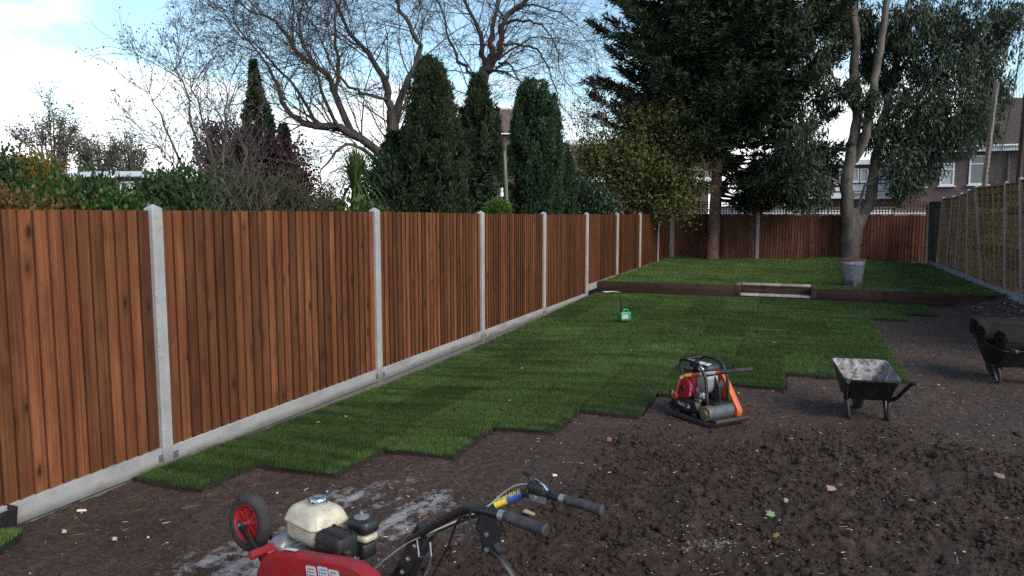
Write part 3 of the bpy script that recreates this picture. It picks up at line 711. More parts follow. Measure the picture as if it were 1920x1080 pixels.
for y0, y1, z0 in ((17.50, 17.838, 0.075), (17.82, 18.16, 0.286)):
    xs = [-1.198, -0.79, -0.33, 0.09, 0.288]
    for a, b in zip(xs[:-1], xs[1:]): beam('paving_slab', a + 0.004, b - 0.004, y0, y1, z0, z0 + 0.036, M_SLABS, step, so, 0.004)
beam('step_bed', -1.2, 0.29, 17.52, 18.2, -0.1, 0.058, M_SOIL, step, so, 0)
# ---------------------------------------------------------------- plants: helpers
def tubes(name, polys, mat, parent):
    Vs = []; Fs = []; b = 0
    for P, r in polys:
        P = np.asarray(P, float); m = len(P); r = np.asarray(r, float); n = 9 if r[0] > 0.09 else 6 if r[0] > 0.035 else 4 if r[0] > 0.015 else 3
        t = np.gradient(P, axis=0); t = unit(t)
        up = np.array([0.31, 0.17, 0.93]) if abs(t[0, 2]) < 0.8 else np.array([0.93, 0.3, 0.1])
        a = unit(np.cross(t, up)); c = np.cross(a, t)
        th = np.arange(n) * 2 * np.pi / n
        V = P[:, None] + r[:, None, None] * (a[:, None] * np.cos(th)[None, :, None] + c[:, None] * np.sin(th)[None, :, None])
        i = np.arange(m - 1)[:, None] * n; j = np.arange(n)[None]; k = (j + 1) % n
        F = np.stack([b + i + j, b + i + k, b + i + n + k, b + i + n + j], -1).reshape(-1, 4)
        Vs.append(V.reshape(-1, 3)); Fs.append(F); b += m * n
    return link(name, fast_mesh(name, np.concatenate(Vs), np.concatenate(Fs), mat, True), parent)
def grow(out, p, d, length, r, level, top, k, tips=None):
    """a wandering branch and its side branches; k: wander, lift, kids, ratio, spread"""
    m = 5 if level < top else 4
    P = [np.array(p, float)]; d = unit(np.array(d, float)); 
    for i in range(m):
        d = unit(d + k['wander'] * rng.standard_normal(3) + np.array([0, 0, k['lift'][min(level, len(k['lift']) - 1)]]))
        P.append(P[-1] + d * length / m)
    P = np.array(P); rr = np.linspace(r, r * (0.5 if level < top else 0.35), m + 1)
    out.append((P, rr))
    if tips is not None and level >= top - 1: tips.append((P[-1], d)); tips.append((P[m // 2], d))
    if level >= top: return
    for i in range(k['kids'][min(level, len(k['kids']) - 1)]):
        t = rng.uniform(0.25, 1.0) if i else 1.0
        q = t * m; a = min(int(q), m - 1); pos = P[a] + (P[a + 1] - P[a]) * (q - a)
        dd = unit(P[a + 1] - P[a]); s = unit(np.cross(dd, rng.standard_normal(3)))
        nd = dd * math.cos(k['spread']) + s * math.sin(k['spread'])
        grow(out, pos, nd, length * k['ratio'] * rng.uniform(0.6, 1.15), max(k.get('rmin', 0.004), r * (1 - 0.45 * t) * 0.55), level + 1, top, k, tips)
def limb(pix, r0, r1, sub=3):
    """a main limb through points (px, py, distance), smoothed"""
    A = np.array([W(*q) if len(q) == 3 else q for q in pix], float) if not isinstance(pix, np.ndarray) else pix
    n = len(A); t = np.linspace(0, n - 1, (n - 1) * sub + 1); P = []
    for u in t:
        i = min(int(u), n - 2); f = u - i
        p0, p1, p2, p3 = A[max(i - 1, 0)], A[i], A[i + 1], A[min(i + 2, n - 1)]
        P.append(0.5 * (2 * p1 + (p2 - p0) * f + (2 * p0 - 5 * p1 + 4 * p2 - p3) * f * f + (3 * p1 - p0 - 3 * p2 + p3) * f ** 3))
    return np.array(P), np.linspace(r0, r1, len(P))
def leaves(name, P, D, L, Wd, mat, parent, kind=None, flat=None):
    """leaf blades: a four-cornered blade from each point along D"""
    n = len(P); D = unit(np.asarray(D, float)); q = rng.standard_normal((n, 3))
    if flat is not None: q = q * 0.5 + np.asarray(flat, float)
    B = unit(np.cross(D, q)); L = np.broadcast_to(L, (n,))[:, None] * (0.7 + 0.6 * rng.random((n, 1))); w = np.broadcast_to(Wd, (n,))[:, None] * (0.7 + 0.6 * rng.random((n, 1))) / 2
    N = np.cross(B, D)
    V = np.stack([P, P + D * L * 0.45 + B * w + N * w * .35, P + D * L, P + D * L * 0.45 - B * w + N * w * .35], 1).reshape(-1, 3)
    F = np.arange(n * 4).reshape(n, 4)
    o = link(name, fast_mesh(name, V, F, mat), parent)
    if kind: o['kind'] = kind
    return o
def sph(n): return unit(rng.standard_normal((n, 3)))
def bark(name, a, b, sc=6, stretch=0.25):
    t = NT(name); p = t.coord('World', (1, 1, stretch)); n1 = t.noise(p, sc, 6, 0.65); n2 = t.noise(p, sc * 6, 4, 0.6)
    col = t.mix(t.rng(n2, 0.3, 0.7, 0, 0.5), t.ramp(n1, [(0.35, a), (0.68, b)]), tuple(x * 0.5 for x in a)); t.bump(t.m('ADD', n1, n2), 0.8, 0.02); return t.fin(col, 0.9, 0, 0.2)
M_BARK_ASH = bark('ash_bark', (0.055, 0.045, 0.042), (0.125, 0.105, 0.095))
M_BARK_DARK = bark('dark_bark', (0.035, 0.028, 0.024), (0.075, 0.058, 0.05))
M_BARK_TWIG = bark('twig_bark', (0.10, 0.08, 0.07), (0.20, 0.165, 0.14))
M_BARK_CYP = bark('cypress_bark', (0.145, 0.085, 0.062), (0.27, 0.175, 0.135), 5, 0.35)
M_BARK_EUC = bark('smooth_bark', (0.10, 0.083, 0.070), (0.235, 0.20, 0.175), 3.2, 0.3)
L_CONIF = leaf_mat('conifer_leaf', (0.011, 0.026, 0.0115), (0.026, 0.052, 0.022), (0.045, 0.07, 0.03), 0.7, 0.0, 0.75, 5.5)
L_CONIF2 = leaf_mat('conifer_leaf_olive', (0.020, 0.034, 0.014), (0.046, 0.068, 0.028), (0.085, 0.085, 0.042), 0.7, 0.0, 0.75, 5.5)
L_CONIF3 = leaf_mat('conifer_leaf_fresh', (0.016, 0.040, 0.017), (0.042, 0.088, 0.034), (0.075, 0.12, 0.05), 0.7, 0.0, 0.75, 5.0)
L_CYP = leaf_mat('cypress_leaf', (0.013, 0.027, 0.013), (0.034, 0.058, 0.022), (0.10, 0.125, 0.04), 0.75, 0.0, 0.7, 2.4)
L_EUC = leaf_mat('gum_leaf', (0.024, 0.040, 0.025), (0.062, 0.088, 0.050), (0.12, 0.14, 0.085), 0.6, 0.15, 0.5)
L_HOLLY = leaf_mat('yellow_green_leaf', (0.055, 0.064, 0.018), (0.135, 0.135, 0.040), (0.21, 0.19, 0.062), 0.6, 0.2, 0.5)
L_LAUREL = leaf_mat('laurel_leaf', (0.022, 0.062, 0.016), (0.060, 0.125, 0.030), (0.12, 0.17, 0.05), 0.4, 0.25, 0.5)
L_GREEN = leaf_mat('green_leaf', (0.020, 0.048, 0.014), (0.052, 0.098, 0.030), (0.09, 0.13, 0.04), 0.5, 0.25, 0.55)
L_OLIVE = leaf_mat('olive_leaf', (0.035, 0.036, 0.019), (0.082, 0.078, 0.042), (0.14, 0.10, 0.05), 0.7, 0.2, 0.5)
L_AUT = leaf_mat('autumn_leaf', (0.075, 0.062, 0.019), (0.15, 0.10, 0.03), (0.30, 0.12, 0.035), 0.6, 0.25, 0.5)
L_GOLD = leaf_mat('golden_leaf', (0.12, 0.105, 0.02), (0.28, 0.19, 0.03), (0.42, 0.22, 0.04), 0.6, 0.3, 0.4)
L_PURPLE = leaf_mat('purple_leaf', (0.018, 0.008, 0.014), (0.055, 0.016, 0.028), (0.10, 0.028, 0.04), 0.55, 0.15, 0.5)
L_IVY = leaf_mat('ivy_leaf', (0.014, 0.030, 0.015), (0.034, 0.062, 0.027), (0.065, 0.09, 0.035), 0.4, 0.1, 0.5)
L_FAR = leaf_mat('far_leaf', (0.075, 0.085, 0.062), (0.14, 0.145, 0.11), (0.2, 0.18, 0.13), 0.8, 0.25, 0.3)
L_BALL = leaf_mat('lime_leaf', (0.04, 0.09, 0.012), (0.09, 0.17, 0.02), (0.13, 0.2, 0.03), 0.6, 0.2, 0.3)
L_DEAD = leaf_mat('brown_leaf', (0.06, 0.04, 0.028), (0.12, 0.085, 0.055), (0.16, 0.13, 0.06), 0.8, 0.2, 0.3)
L_KEYS = leaf_mat('ash_leaf', (0.055, 0.055, 0.03), (0.12, 0.12, 0.06), (0.07, 0.05, 0.04), 0.8, 0.25, 0.3)

def bush(name, label, base, rad, z0, z1, n, L, w, mat, clumps=60, sig=0.14, group=None, up=0.5, stems=7, bark_m=None, cat='shrub', hollow=0.45, squash=None):
    """leaf clumps through an uneven crown on a few stems"""
    base = Vector(base); t = thing(name, label, cat, (base.x, base.y, 0), 0, group)
    zc, rz = (z0 + z1) / 2, (z1 - z0) / 2
    C = sph(clumps) * (hollow + (1 - hollow) * rng.random((clumps, 1)) ** 0.5) * np.array([rad, squash or rad, rz])
    C *= (0.8 + 0.35 * rng.random((clumps, 1)))
    C[:, 2] = np.maximum(C[:, 2] + zc, 0.12)
    sg = sig * (0.6 + 0.8 * rng.random(clumps)); i = rng.integers(0, clumps, n)
    P = C[i] + rng.standard_normal((n, 3)) * sg[i][:, None]; P[:, 2] = np.maximum(P[:, 2], 0.04)
    O = P - np.array([0, 0, zc]); D = unit(O) * 0.7 + sph(n) * 0.8 + np.array([0, 0, up])
    pol = []
    for s in range(stems):
        e = C[rng.integers(clumps)]; a = np.array([rng.normal() * .1, rng.normal() * .1, -0.05])
        mid = a * 0.4 + e * 0.45 + np.array([0, 0, 0.15 * rz]); pol.append((np.array([a, a * .7 + mid * .3, mid, (mid + e) / 2 + rng.normal(0, .03, 3), e]), np.linspace(0.03, 0.006, 5)))
    tubes('stem', pol, bark_m or M_BARK_DARK, t)
    leaves('crown', P, D, L, w, mat, t)
    return t
def column(name, label, px, d, ptop, rpx, n, mat, peaks=1, group=None, shape=None, lean=0.0):
    """an upright conifer: flame-shaped sprays packed round a column"""
    b = W(px, 398, d); base = np.array([b.x, b.y, 0.0]); H = W(px, ptop, d).z; Rd = rpx / FPX * d
    t = thing(name, label, 'tree', (b.x, b.y, 0), 0, group)
    shape = shape or [(0, 0.8), (0.2, 0.97), (0.45, 1.0), (0.7, 0.82), (0.88, 0.5), (1, 0.1)]
    nf = 210 if Rd > 0.6 else 120
    h = rng.random(nf) ** 0.85; a = rng.random(nf) * 6.283
    rr = np.interp(h, [s[0] for s in shape], [s[1] for s in shape]) * Rd
    u = np.where(rng.random(nf) < 0.72, 0.82 + 0.2 * rng.random(nf), 0.3 + 0.5 * rng.random(nf))
    fl = (0.42 + 0.42 * rng.random(nf)) * (0.75 + 0.35 * Rd); u = u + 0.16 * (rng.random(nf) - 0.5)
    FX = np.stack([rr * u * np.cos(a), rr * u * np.sin(a) , h * (H - 0.15)], 1); FX[:, 0] += lean * h
    fr_ = rng.random(nf); i = rng.integers(0, nf, n); s = rng.random(n) ** 0.8
    wd = (0.10 + 0.05 * Rd) * np.interp(s, [0, .25, .6, 1], [0.55, 1.0, 0.75, 0.08])
    off = rng.standard_normal((n, 3)) * 0.5; off[:, 2] *= 0.3
    out = np.stack([np.cos(a[i]), np.sin(a[i]), np.zeros(n)], 1)
    P = FX[i] + off * wd[:, None] + np.array([0, 0, 1.0]) * ((s - 0.35) * fl[i])[:, None] + out * (0.05 * s)[:, None]
    keep = (P[:, 2] > 0.05) & (P[:, 2] < H) & (np.hypot(P[:, 0] - lean * h[i], P[:, 1]) < np.interp(P[:, 2] / H, [q_[0] for q_ in shape], [q_[1] for q_ in shape]) * Rd * (0.84 + 0.46 * fr_[i]) + 0.03 + 0.05 * rng.random(n))
    P = P[keep]; off = off[keep]; out = out[keep]; n = len(P)
    D = np.array([0, 0, 1.0]) + unit(off) * 0.55 + out * 0.3 + 0.35 * sph(n)
    # the dead, brownish inside that keeps the sky from showing through
    q = n // 5; hh = rng.random(q) * 0.93; aq = rng.random(q) * 6.283; rq = np.interp(hh, [s_[0] for s_ in shape], [s_[1] for s_ in shape]) * Rd * 0.72 * rng.random(q) ** 0.5
    leaves('inner_twigs', np.stack([rq * np.cos(aq), rq * np.sin(aq), 0.05 + hh * (H - .1)], 1), np.array([0, 0, .6]) + sph(q), 0.15, 0.07, L_CONIF, t)
    leaves('crown', P, D, 0.08, 0.032, mat, t)
    tubes('trunk', [(np.array([[0, 0, -0.1], [0, 0, H * .4], [lean * .8, 0, H * .8]]), np.array([0.11, 0.08, 0.03]))], M_BARK_DARK, t)
    return t

# ---------------------------------------------------------------- trees over the left fence
conif = 'upright conifers behind the left fence'
column('conifer_tree', 'broadest dark olive columnar conifer rising behind the left fence', 812, 15.0, 108, 66, 60000, L_CONIF2, group=conif, shape=[(0, 1.0), (0.2, 1.05), (0.45, 1.0), (0.62, 0.86), (0.8, 0.62), (0.92, 0.4), (1, 0.12)])
column('conifer_tree', 'narrow dark conifer wedged between the broad olive one and the green pole', 899, 17.2, 140, 47, 38000, L_CONIF2, group=conif)
column('conifer_tree', 'fresh green blunt-topped conifer right of the thin leaning pole', 1003, 18.6, 150, 53, 52000, L_CONIF3, group=conif, shape=[(0, 0.9), (0.3, 1.0), (0.6, 0.95), (0.82, 0.75), (0.93, 0.55), (1, 0.22)])
column('conifer_tree', 'smallest conifer, half hidden beside the fresh green blunt-topped one', 1059, 21.5, 268, 22, 14000, L_CONIF3, group=conif)
column('conifer_tree', 'squat side shoot conifer low at the left foot of the broad olive one', 742, 15.6, 250, 46, 26000, L_CONIF, group=conif)
bush('dark_shrub', 'dark shrub in the gap between the conifers and the yellow-green bush', W(1108, 398, 22.5), 0.62, 0.3, 2.75, 14000, 0.09, 0.05, L_IVY, 50, 0.16)
# cordyline: each sword leaf its own
cb = W(668, 398, 13.6); cord = thing('cabbage_palm', 'spiky cabbage palm with arching sword leaves between bushes and conifers', 'palm', (cb.x, cb.y, 0))
tubes('trunk', [(np.array([[0, 0, -.1], [0.02, 0, 1.1], [0, 0.02, 2.3]]), np.array([0.09, 0.08, 0.07]))], M_BARK_TWIG, cord)
L_CORD = leaf_mat('sword_leaf', (0.035, 0.065, 0.018), (0.095, 0.14, 0.04), (0.17, 0.15, 0.055), 0.45, 0.3, 0.3)
def sword(L, bend, w, mat):
    n = 7; V = []; F = []
    for i in range(n):
        s = i / (n - 1); an = 1.5 - bend * s ** 1.5; ww = w * (0.55 + 0.9 * s if s < 0.45 else 0.955 * (1 - (s - 0.45) / 0.56))
        x = L * (s * math.cos(1.5 - bend * .4 * s)); z = L * s * math.sin(max(-1.2, an))
        V += [(x, -ww, z), (x, 0, z - ww * .5), (x, ww, z)]
        if i: k = i * 3; F += [(k - 3, k - 2, k + 1, k), (k - 2, k - 1, k + 2, k + 1)]
    return fast_mesh('leaf', V, F, mat, True)
SW = [sword(0.95 + 0.3 * random.random(), b, 0.026, L_CORD) for b in (0.3, 0.6, 0.9, 1.3, 1.7, 2.2, 2.6)]
for i in range(120):
    hi = random.random(); z = 2.12 + 0.3 * hi
    k = min(6, int((1 - hi) * 7 * random.uniform(0.6, 1.1)))
    o = link('leaf', SW[k], cord, (0.02 * random.uniform(-1, 1), 0.02 * random.uniform(-1, 1), z - 0.1), (0, random.uniform(-.12, .12), random.random() * 6.283))

hedge = 'mixed shrubs over the left fence'
bush('shrub', 'dark bluish green shrub at the far left edge above the fence', W(-18, 398, 11.0), 0.6, 1.0, 2.75, 14000, 0.07, 0.045, L_GREEN, 50, 0.13, hedge)
bush('shrub', 'golden orange autumn shrub behind the laurel at the left', W(72, 398, 12.5), 0.42, 1.6, 2.80, 7000, 0.07, 0.05, L_GOLD, 34, 0.12, hedge)
bush('shrub', 'brownish autumn bramble low along the fence at the far left', W(25, 398, 8.2), 0.6, 0.6, 2.24, 14000, 0.05, 0.035, L_AUT, 60, 0.12, hedge, hollow=0.3)
bush('shrub', 'bright green laurel in front of the flat white roofed block', W(128, 398, 9.2), 0.55, 0.8, 2.33, 13000, 0.095, 0.04, L_LAUREL, 70, 0.10, hedge, up=0.9)
bush('shrub', 'low yellowish green shrub right of the laurel', W(215, 398, 9.0), 0.42, 0.8, 2.13, 9000, 0.065, 0.04, L_LAUREL, 44, 0.1, hedge)
bush('shrub', 'small dark green shrub at the fence below the flat block window', W(262, 398, 9.6), 0.36, 1.0, 2.09, 7000, 0.06, 0.04, L_GREEN, 36, 0.1, hedge)
bush('shrub', 'rich green leafy shrub just left of the bare pale twigs', W(335, 398, 10.5), 0.48, 0.7, 2.55, 15000, 0.08, 0.045, L_GREEN, 60, 0.12, hedge)
bush('shrub', 'mid green shrub low under the bare pale twiggy tree', W(418, 398, 11.5), 0.7, 0.7, 2.50, 14000, 0.07, 0.045, L_GREEN, 60, 0.13, hedge)
bush('shrub', 'olive grey twiggy shrub below the purple-leaved tree', W(515, 398, 11.2), 0.72, 0.6, 2.55, 18000, 0.05, 0.022, L_OLIVE, 90, 0.12, hedge, up=1.0, stems=30)
bush('shrub', 'second olive shrub between twiggy one and cabbage palm', W(585, 398, 12.2), 0.55, 0.7, 2.38, 10000, 0.05, 0.025, L_OLIVE, 50, 0.12, hedge, up=0.8, stems=16)
bush('shrub', 'green leafy shrub round the foot of the cabbage palm', W(656, 398, 12.6), 0.5, 0.6, 2.12, 9000, 0.07, 0.045, L_LAUREL, 50, 0.12, hedge)
bush('shrub', 'dark evergreen shrub filling in between palm and conifers', W(712, 398, 14.8), 0.5, 0.5, 3.0, 14000, 0.085, 0.04, L_CONIF, 50, 0.15, hedge)
bush('topiary_ball', 'bright lime green clipped ball bush just above the fence', W(932, 398, 13.2), 0.21, 1.75, 2.16, 7000, 0.028, 0.02, L_BALL, 120, 0.03, hollow=0.85, stems=3)
# purple-leaved tree, ivy-clad stumps
bush('purple_tree', 'dark purple-leaved small tree behind the olive shrubs', W(512, 398, 17), 0.74, 1.4, 3.45, 20000, 0.085, 0.06, L_PURPLE, 110, 0.19, None, 0.3, 10, None, 'tree', 0.3)
bush('purple_tree', 'smaller purple-leaved crown leaning left beside the ivy-clad trunk', W(438, 398, 17.5), 0.62, 2.0, 3.95, 9000, 0.08, 0.055, L_PURPLE, 50, 0.16, None, 0.3, 8, None, 'tree', 0.3)
def ivy(label, px, d, top, wd, n):
    b = W(px, 398, d); H = W(px, top, d).z; t = thing('ivy_trunk', label, 'tree', (b.x, b.y, 0))
    ln = [0, .1, .16, 0.1, 0.0]
    tubes('trunk', [(np.array([[ln[i], 0, H * i / 4 - .1 * (i == 0)] for i in range(5)]), np.linspace(0.18, 0.07, 5))], M_BARK_DARK, t)
    h = rng.random(n); lump = 0.35 + 1.2 * vnoise(h * 8, np.zeros(n), int(px)); a = rng.random(n) * 6.283
    r = wd * np.interp(h, [0, .3, .6, .85, 1], [1.0, 1.25, .95, .75, .12]) * lump * (0.55 + 0.5 * rng.random(n)) * (0.75 + 0.5 * vnoise(a * 1.5, h * 9, 3))
    P = np.stack([r * np.cos(a) + np.interp(h, [0, .25, .5, .75, 1], ln), r * np.sin(a), h * H], 1)
    D = np.stack([np.cos(a), np.sin(a), -0.3 + 0 * a], 1) + 0.8 * sph(n)
    leaves('ivy', P, D, 0.09, 0.07, L_IVY, t)
ivy('tall dead trunk wrapped in dark ivy left of the big bare tree', 484, 20, 112, 0.42, 16000)
ivy('shorter ivy-wrapped trunk just right of the tall one above the purple tree', 536, 20.5, 232, 0.30, 9000)

# ---------------------------------------------------------------- bare trees
ASH = dict(wander=0.15, lift=(0.02, 0.03, -0.02, -0.06), kids=(6, 6, 5, 3), ratio=0.6, spread=0.7, rmin=0.0055)
def bare_tree(name, label, base, limbs, spawn, k, leafn=0, mat=M_BARK_ASH, cat='tree', leafm=None, slen=1.0):
    t = thing(name, label, cat, (base.x, base.y, 0)); o = np.array([base.x, base.y, 0.0]); tr = []; tw = []; tips = []
    for pix, r0, r1 in limbs:
        r0, r1 = r0 * (0.72 if r0 > .05 else 1), r1 * 0.7
        P, r = limb(pix, r0, r1); P = P - o
        P[1:-1] += rng.normal(0, 0.035, (len(P) - 2, 3)); tr.append((P, r))
        m = len(P); ln = np.linalg.norm(np.diff(P, axis=0), axis=1).sum()
        for j in range(int(ln * spawn)):
            q = rng.uniform(0.15, 1.0) ** 0.8 * (m - 1); a = min(int(q), m - 2); pos = P[a] + (P[a + 1] - P[a]) * (q - a); dd = unit(P[a + 1] - P[a])
            s = unit(np.cross(dd, rng.standard_normal(3))); sp = rng.uniform(0.5, 1.15)
            grow(tw, pos, dd * math.cos(sp) + s * math.sin(sp) + np.array([0, 0, 0.15]), slen * rng.uniform(1.0, 2.5), min(0.026, max(0.009, np.interp(q, [0, m - 1], [r0, r1]) * 0.26)), 1, 3, k, tips)
        if r1 < 0.12: grow(tw, P[-1], P[-1] - P[-2], 1.6 * slen, min(r1, .05), 0, 3, k, tips)
    tubes('trunk', tr, mat, t); tubes('twigs', tw, mat, t)['kind'] = 'stuff'
    if leafn and tips:
        T = np.array([x[0] for x in tips]); i = rng.integers(0, len(T), leafn)
        P = T[i] + rng.standard_normal((leafn, 3)) * 0.09
        leaves('sparse_leaves', P, sph(leafn) + np.array([0, 0, -0.7]), 0.06, 0.028, leafm or L_KEYS, t)
    return t
d = 24
b1 = W(748, 398, d)
bare_tree('bare_ash', 'big spreading bare ash tree with a long low limb reaching left', b1, [
    ([(752, 520, d), (750, 398, d), (742, 300, d), (736, 207, d)], 0.36, 0.27),
    ([(738, 318, d), (715, 293, d - .3), (675, 259, d - .8), (619, 237, d - 1.2), (567, 230, d - 1.5), (540, 205, d - 1.6), (520, 160, d - 1.7), (500, 120, d - 1.8)], 0.23, 0.05),
    ([(690, 272, d - .6), (649, 226, d - .4), (627, 178, d - .3), (615, 141, d - .4), (567, 107, d - .8), (538, 67, d - 1), (515, 40, d - 1), (490, 28, d - 1.1)], 0.17, 0.04),
    ([(736, 207, d), (728, 186, d), (715, 144, d + .3), (690, 100, d + .6), (656, 63, d + .9), (627, 0, d + 1.2)], 0.19, 0.06),
    ([(745, 215, d), (758, 170, d - .2), (786, 104, d - .4), (772, 60, d - .5), (750, 20, d - .6), (730, -30, d - .7)], 0.16, 0.06),
    ([(735, 330, d), (708, 304, d - .4), (675, 278, d - .8), (652, 270, d - 1.1), (620, 296, d - 1.4), (600, 330, d - 1.5)], 0.12, 0.03),
    ([(630, 182, d - .3), (634, 130, d), (628, 60, d + .2), (640, -10, d + .4)], 0.10, 0.04),
    ([(560, 104, d - .8), (548, 60, d - .6), (550, 0, d - .5)], 0.07, 0.03),
    ([(730, 190, d), (690, 178, d - .8), (655, 160, d - 1.4), (620, 120, d - 1.8), (590, 50, d - 2)], 0.09, 0.03),
    ([(600, 236, d - 1.2), (560, 175, d - .9), (510, 115, d - .8), (470, 80, d - .9), (445, 62, d - 1)], 0.08, 0.025),
    ([(640, 244, d - 1.2), (610, 190, d - 2), (590, 130, d - 2.5), (560, 60, d - 2.8), (575, -10, d - 3)], 0.08, 0.03),
], 5.6, ASH, 9000)
d = 26.5
b2 = W(893, 398, d)
bare_tree('bare_ash', 'bare forked ash tree leaning right behind the narrow conifer', b2, [
    ([(880, 520, d), (884, 398, d), (890, 230, d), (904, 142, d), (918, 127, d)], 0.36, 0.27),
    ([(905, 140, d), (906, 110, d), (904, 89, d - .2), (903, 67, d - .3), (887, 31, d - .5), (866, -10, d - .7)], 0.15, 0.07),
    ([(916, 128, d), (920, 89, d), (922, 73, d + .2), (929, 38, d + .5), (931, -15, d + .9)], 0.17, 0.08),
    ([(918, 127, d), (933, 104, d), (941, 73, d), (944, 42, d - .2), (962, 20, d - .3), (990, -8, d - .5)], 0.19, 0.08),
    ([(944, 45, d), (973, 38, d - .3), (1002, 40, d - .6), (1027, 56, d - .8), (1045, 95, d - 1), (1052, 140, d - 1)], 0.08, 0.02),
    ([(940, 82, d), (980, 84, d + .3), (1007, 93, d + .6), (1022, 116, d + .7), (1040, 160, d + .8), (1050, 195, d + .8)], 0.07, 0.02),
    ([(936, 118, d), (953, 120, d - .5), (971, 142, d - .9), (985, 175, d - 1.1)], 0.07, 0.02),
    ([(936, 112, d), (960, 95, d + .5), (985, 78, d + .9), (1015, 70, d + 1.2), (1060, 75, d + 1.5)], 0.06, 0.02),
    ([(962, 20, d), (1000, 10, d), (1050, 25, d), (1085, 55, d)], 0.05, 0.015),
    ([(890, 150, d), (868, 125, d + .4), (850, 90, d + .7), (835, 40, d + 1), (815, -10, d + 1.2)], 0.09, 0.04),
], 4.6, ASH, 3500)
TW = dict(wander=0.10, lift=(0.05, 0.03, 0.02), kids=(7, 5, 4), ratio=0.55, spread=0.5, rmin=0.0035)
b3 = W(395, 398, 14.5)
bare_tree('twiggy_tree', 'pale leafless twiggy tree left of the purple-leaved tree', b3, [
    ([(398, 520, 14.5), (396, 400, 14.5), (375, 300, 14.4), (352, 190, 14.3), (330, 120, 14.2)], 0.045, 0.010),
    ([(402, 520, 14.5), (404, 400, 14.6), (392, 280, 14.8), (372, 190, 15), (350, 130, 15.1)], 0.04, 0.010),
    ([(406, 520, 14.5), (412, 400, 14.3), (420, 290, 14.0), (425, 210, 13.9), (418, 150, 13.8)], 0.04, 0.010),
    ([(395, 520, 14.5), (380, 400, 14.8), (335, 290, 15), (300, 215, 15.2), (278, 170, 15.3)], 0.04, 0.008),
    ([(405, 520, 14.5), (430, 400, 14.6), (455, 310, 14.6), (468, 250, 14.7)], 0.035, 0.008),
    ([(400, 520, 14.5), (370, 380, 14.2), (320, 310, 14.0), (292, 270, 13.9)], 0.03, 0.007),
], 5.0, TW, 1500, M_BARK_TWIG, leafm=L_OLIVE, slen=0.45)
# loose twiggy brush in front of the purple tree
BR = dict(wander=0.12, lift=(0.05, 0.02), kids=(5, 4), ratio=0.55, spread=0.6, rmin=0.003)
for lab, px, dd, top in (('bare brown brush stems standing among the olive shrubs', 470, 11.0, 300), ('pale forked dead branch poking over the fence by the olive shrub', 455, 9.6, 352)):
    bb = W(px, 398, dd); t = thing('dead_brush', lab, 'shrub', (bb.x, bb.y, 0)); tw = []; H = W(px, top, dd).z
    for j in range(9): grow(tw, (rng.normal(0, .1), rng.normal(0, .1), 0.2), (rng.normal(0, .28), rng.normal(0, .28), 1), (H - .2) * rng.uniform(.7, 1), 0.012, 1, 3, BR)
    tubes('stem', tw, M_BARK_TWIG, t)
# far trees beyond the flat block
for lab, px, dd, top, wpx, n in (('tall far poplar with thinning leaves behind the flat block', 105, 62, 180, 46, 3), ('smaller far tree right of the tall thinning poplar', 188, 66, 236, 32, 2), ('faint far tree behind the pale twiggy tree', 252, 66, 246, 36, 2)):
    bb = W(px, 398, dd); t = thing('far_tree', lab, 'tree', (bb.x, bb.y, 0), 0, 'far thin-leaved trees'); H = W(px, top, dd).z; tw = []; tips = []; Rr = wpx / FPX * dd
    K = dict(wander=0.05, lift=(0.05, 0.06, 0.03), kids=(9, 6, 4), ratio=0.42, spread=0.35, rmin=0.018)
    for j in range(13):
        a = rng.random() * 6.28; s = rng.random() ** .6 * Rr
        P = np.array([[0, 0, 0], [s * .15 * math.cos(a), s * .15 * math.sin(a), H * .25], [s * .6 * math.cos(a), s * .6 * math.sin(a), H * .6], [s * math.cos(a), s * math.sin(a), H * rng.uniform(.8, 1.0) * (1 - .25 * s / Rr)]])
        tw.append((P, np.linspace(0.14, 0.03, 4)))
        for q in range(12):
            u = rng.uniform(.8, 3); i = min(int(u), 2); p = P[i] + (P[i + 1] - P[i]) * (u - i); dv = unit(P[i + 1] - P[i]) + 0.45 * sph(1)[0]; grow(tw, p, dv, rng.uniform(.8, 1.8), 0.03, 2, 3, K, tips)
    tubes('trunk', tw, M_BARK_TWIG, t)
    T = np.array([x[0] for x in tips]); i = rng.integers(0, len(T), 4500); leaves('crown', T[i] + rng.normal(0, .22, (4500, 3)), sph(4500), 0.2, 0.12, L_FAR, t)

# ---------------------------------------------------------------- yellow-green bush over the fence corner
yb = W(1195, 398, 25.0); yt = thing('holly_bush', 'large yellow-green small-leaved bush hanging over the far fence corner', 'shrub', (yb.x, yb.y, 0))
def blob_cloud(blobs, dens, spread=1.0):
    P = []
    for px, py, rp, dd in blobs:
        c = np.array(W(px, py, dd)); r = rp / FPX * dd; n = int(dens * r ** 2.3)
        k = max(5, int(9 * r)); cc = sph(k) * rng.random((k, 1)) ** 0.4 * r * 0.85
        i = rng.integers(0, k, n); P.append(c + cc[i] + rng.standard_normal((n, 3)) * (0.24 + 0.1 * r) * spread)
    return np.concatenate(P)
yo = np.array([yb.x, yb.y, 0])
P = blob_cloud([(1100, 300, 42, 25.4), (1110, 345, 40, 25.2), (1150, 290, 50, 25), (1165, 350, 50, 25), (1210, 300, 52, 24.8), (1215, 355, 52, 25), (1262, 255, 46, 24.8), (1265, 310, 50, 24.6), (1262, 360, 44, 24.8), (1300, 300, 28, 24.6), (1235, 230, 36, 25), (1190, 250, 34, 25), (1300, 345, 26, 24.8), (1140, 385, 30, 24.6), (1230, 390, 30, 24.6), (1280, 390, 24, 24.6)], 3400, 0.9) - yo
leaves('crown', P, sph(len(P)) + np.array([0, 0, .2]), 0.115, 0.066, L_HOLLY, yt)
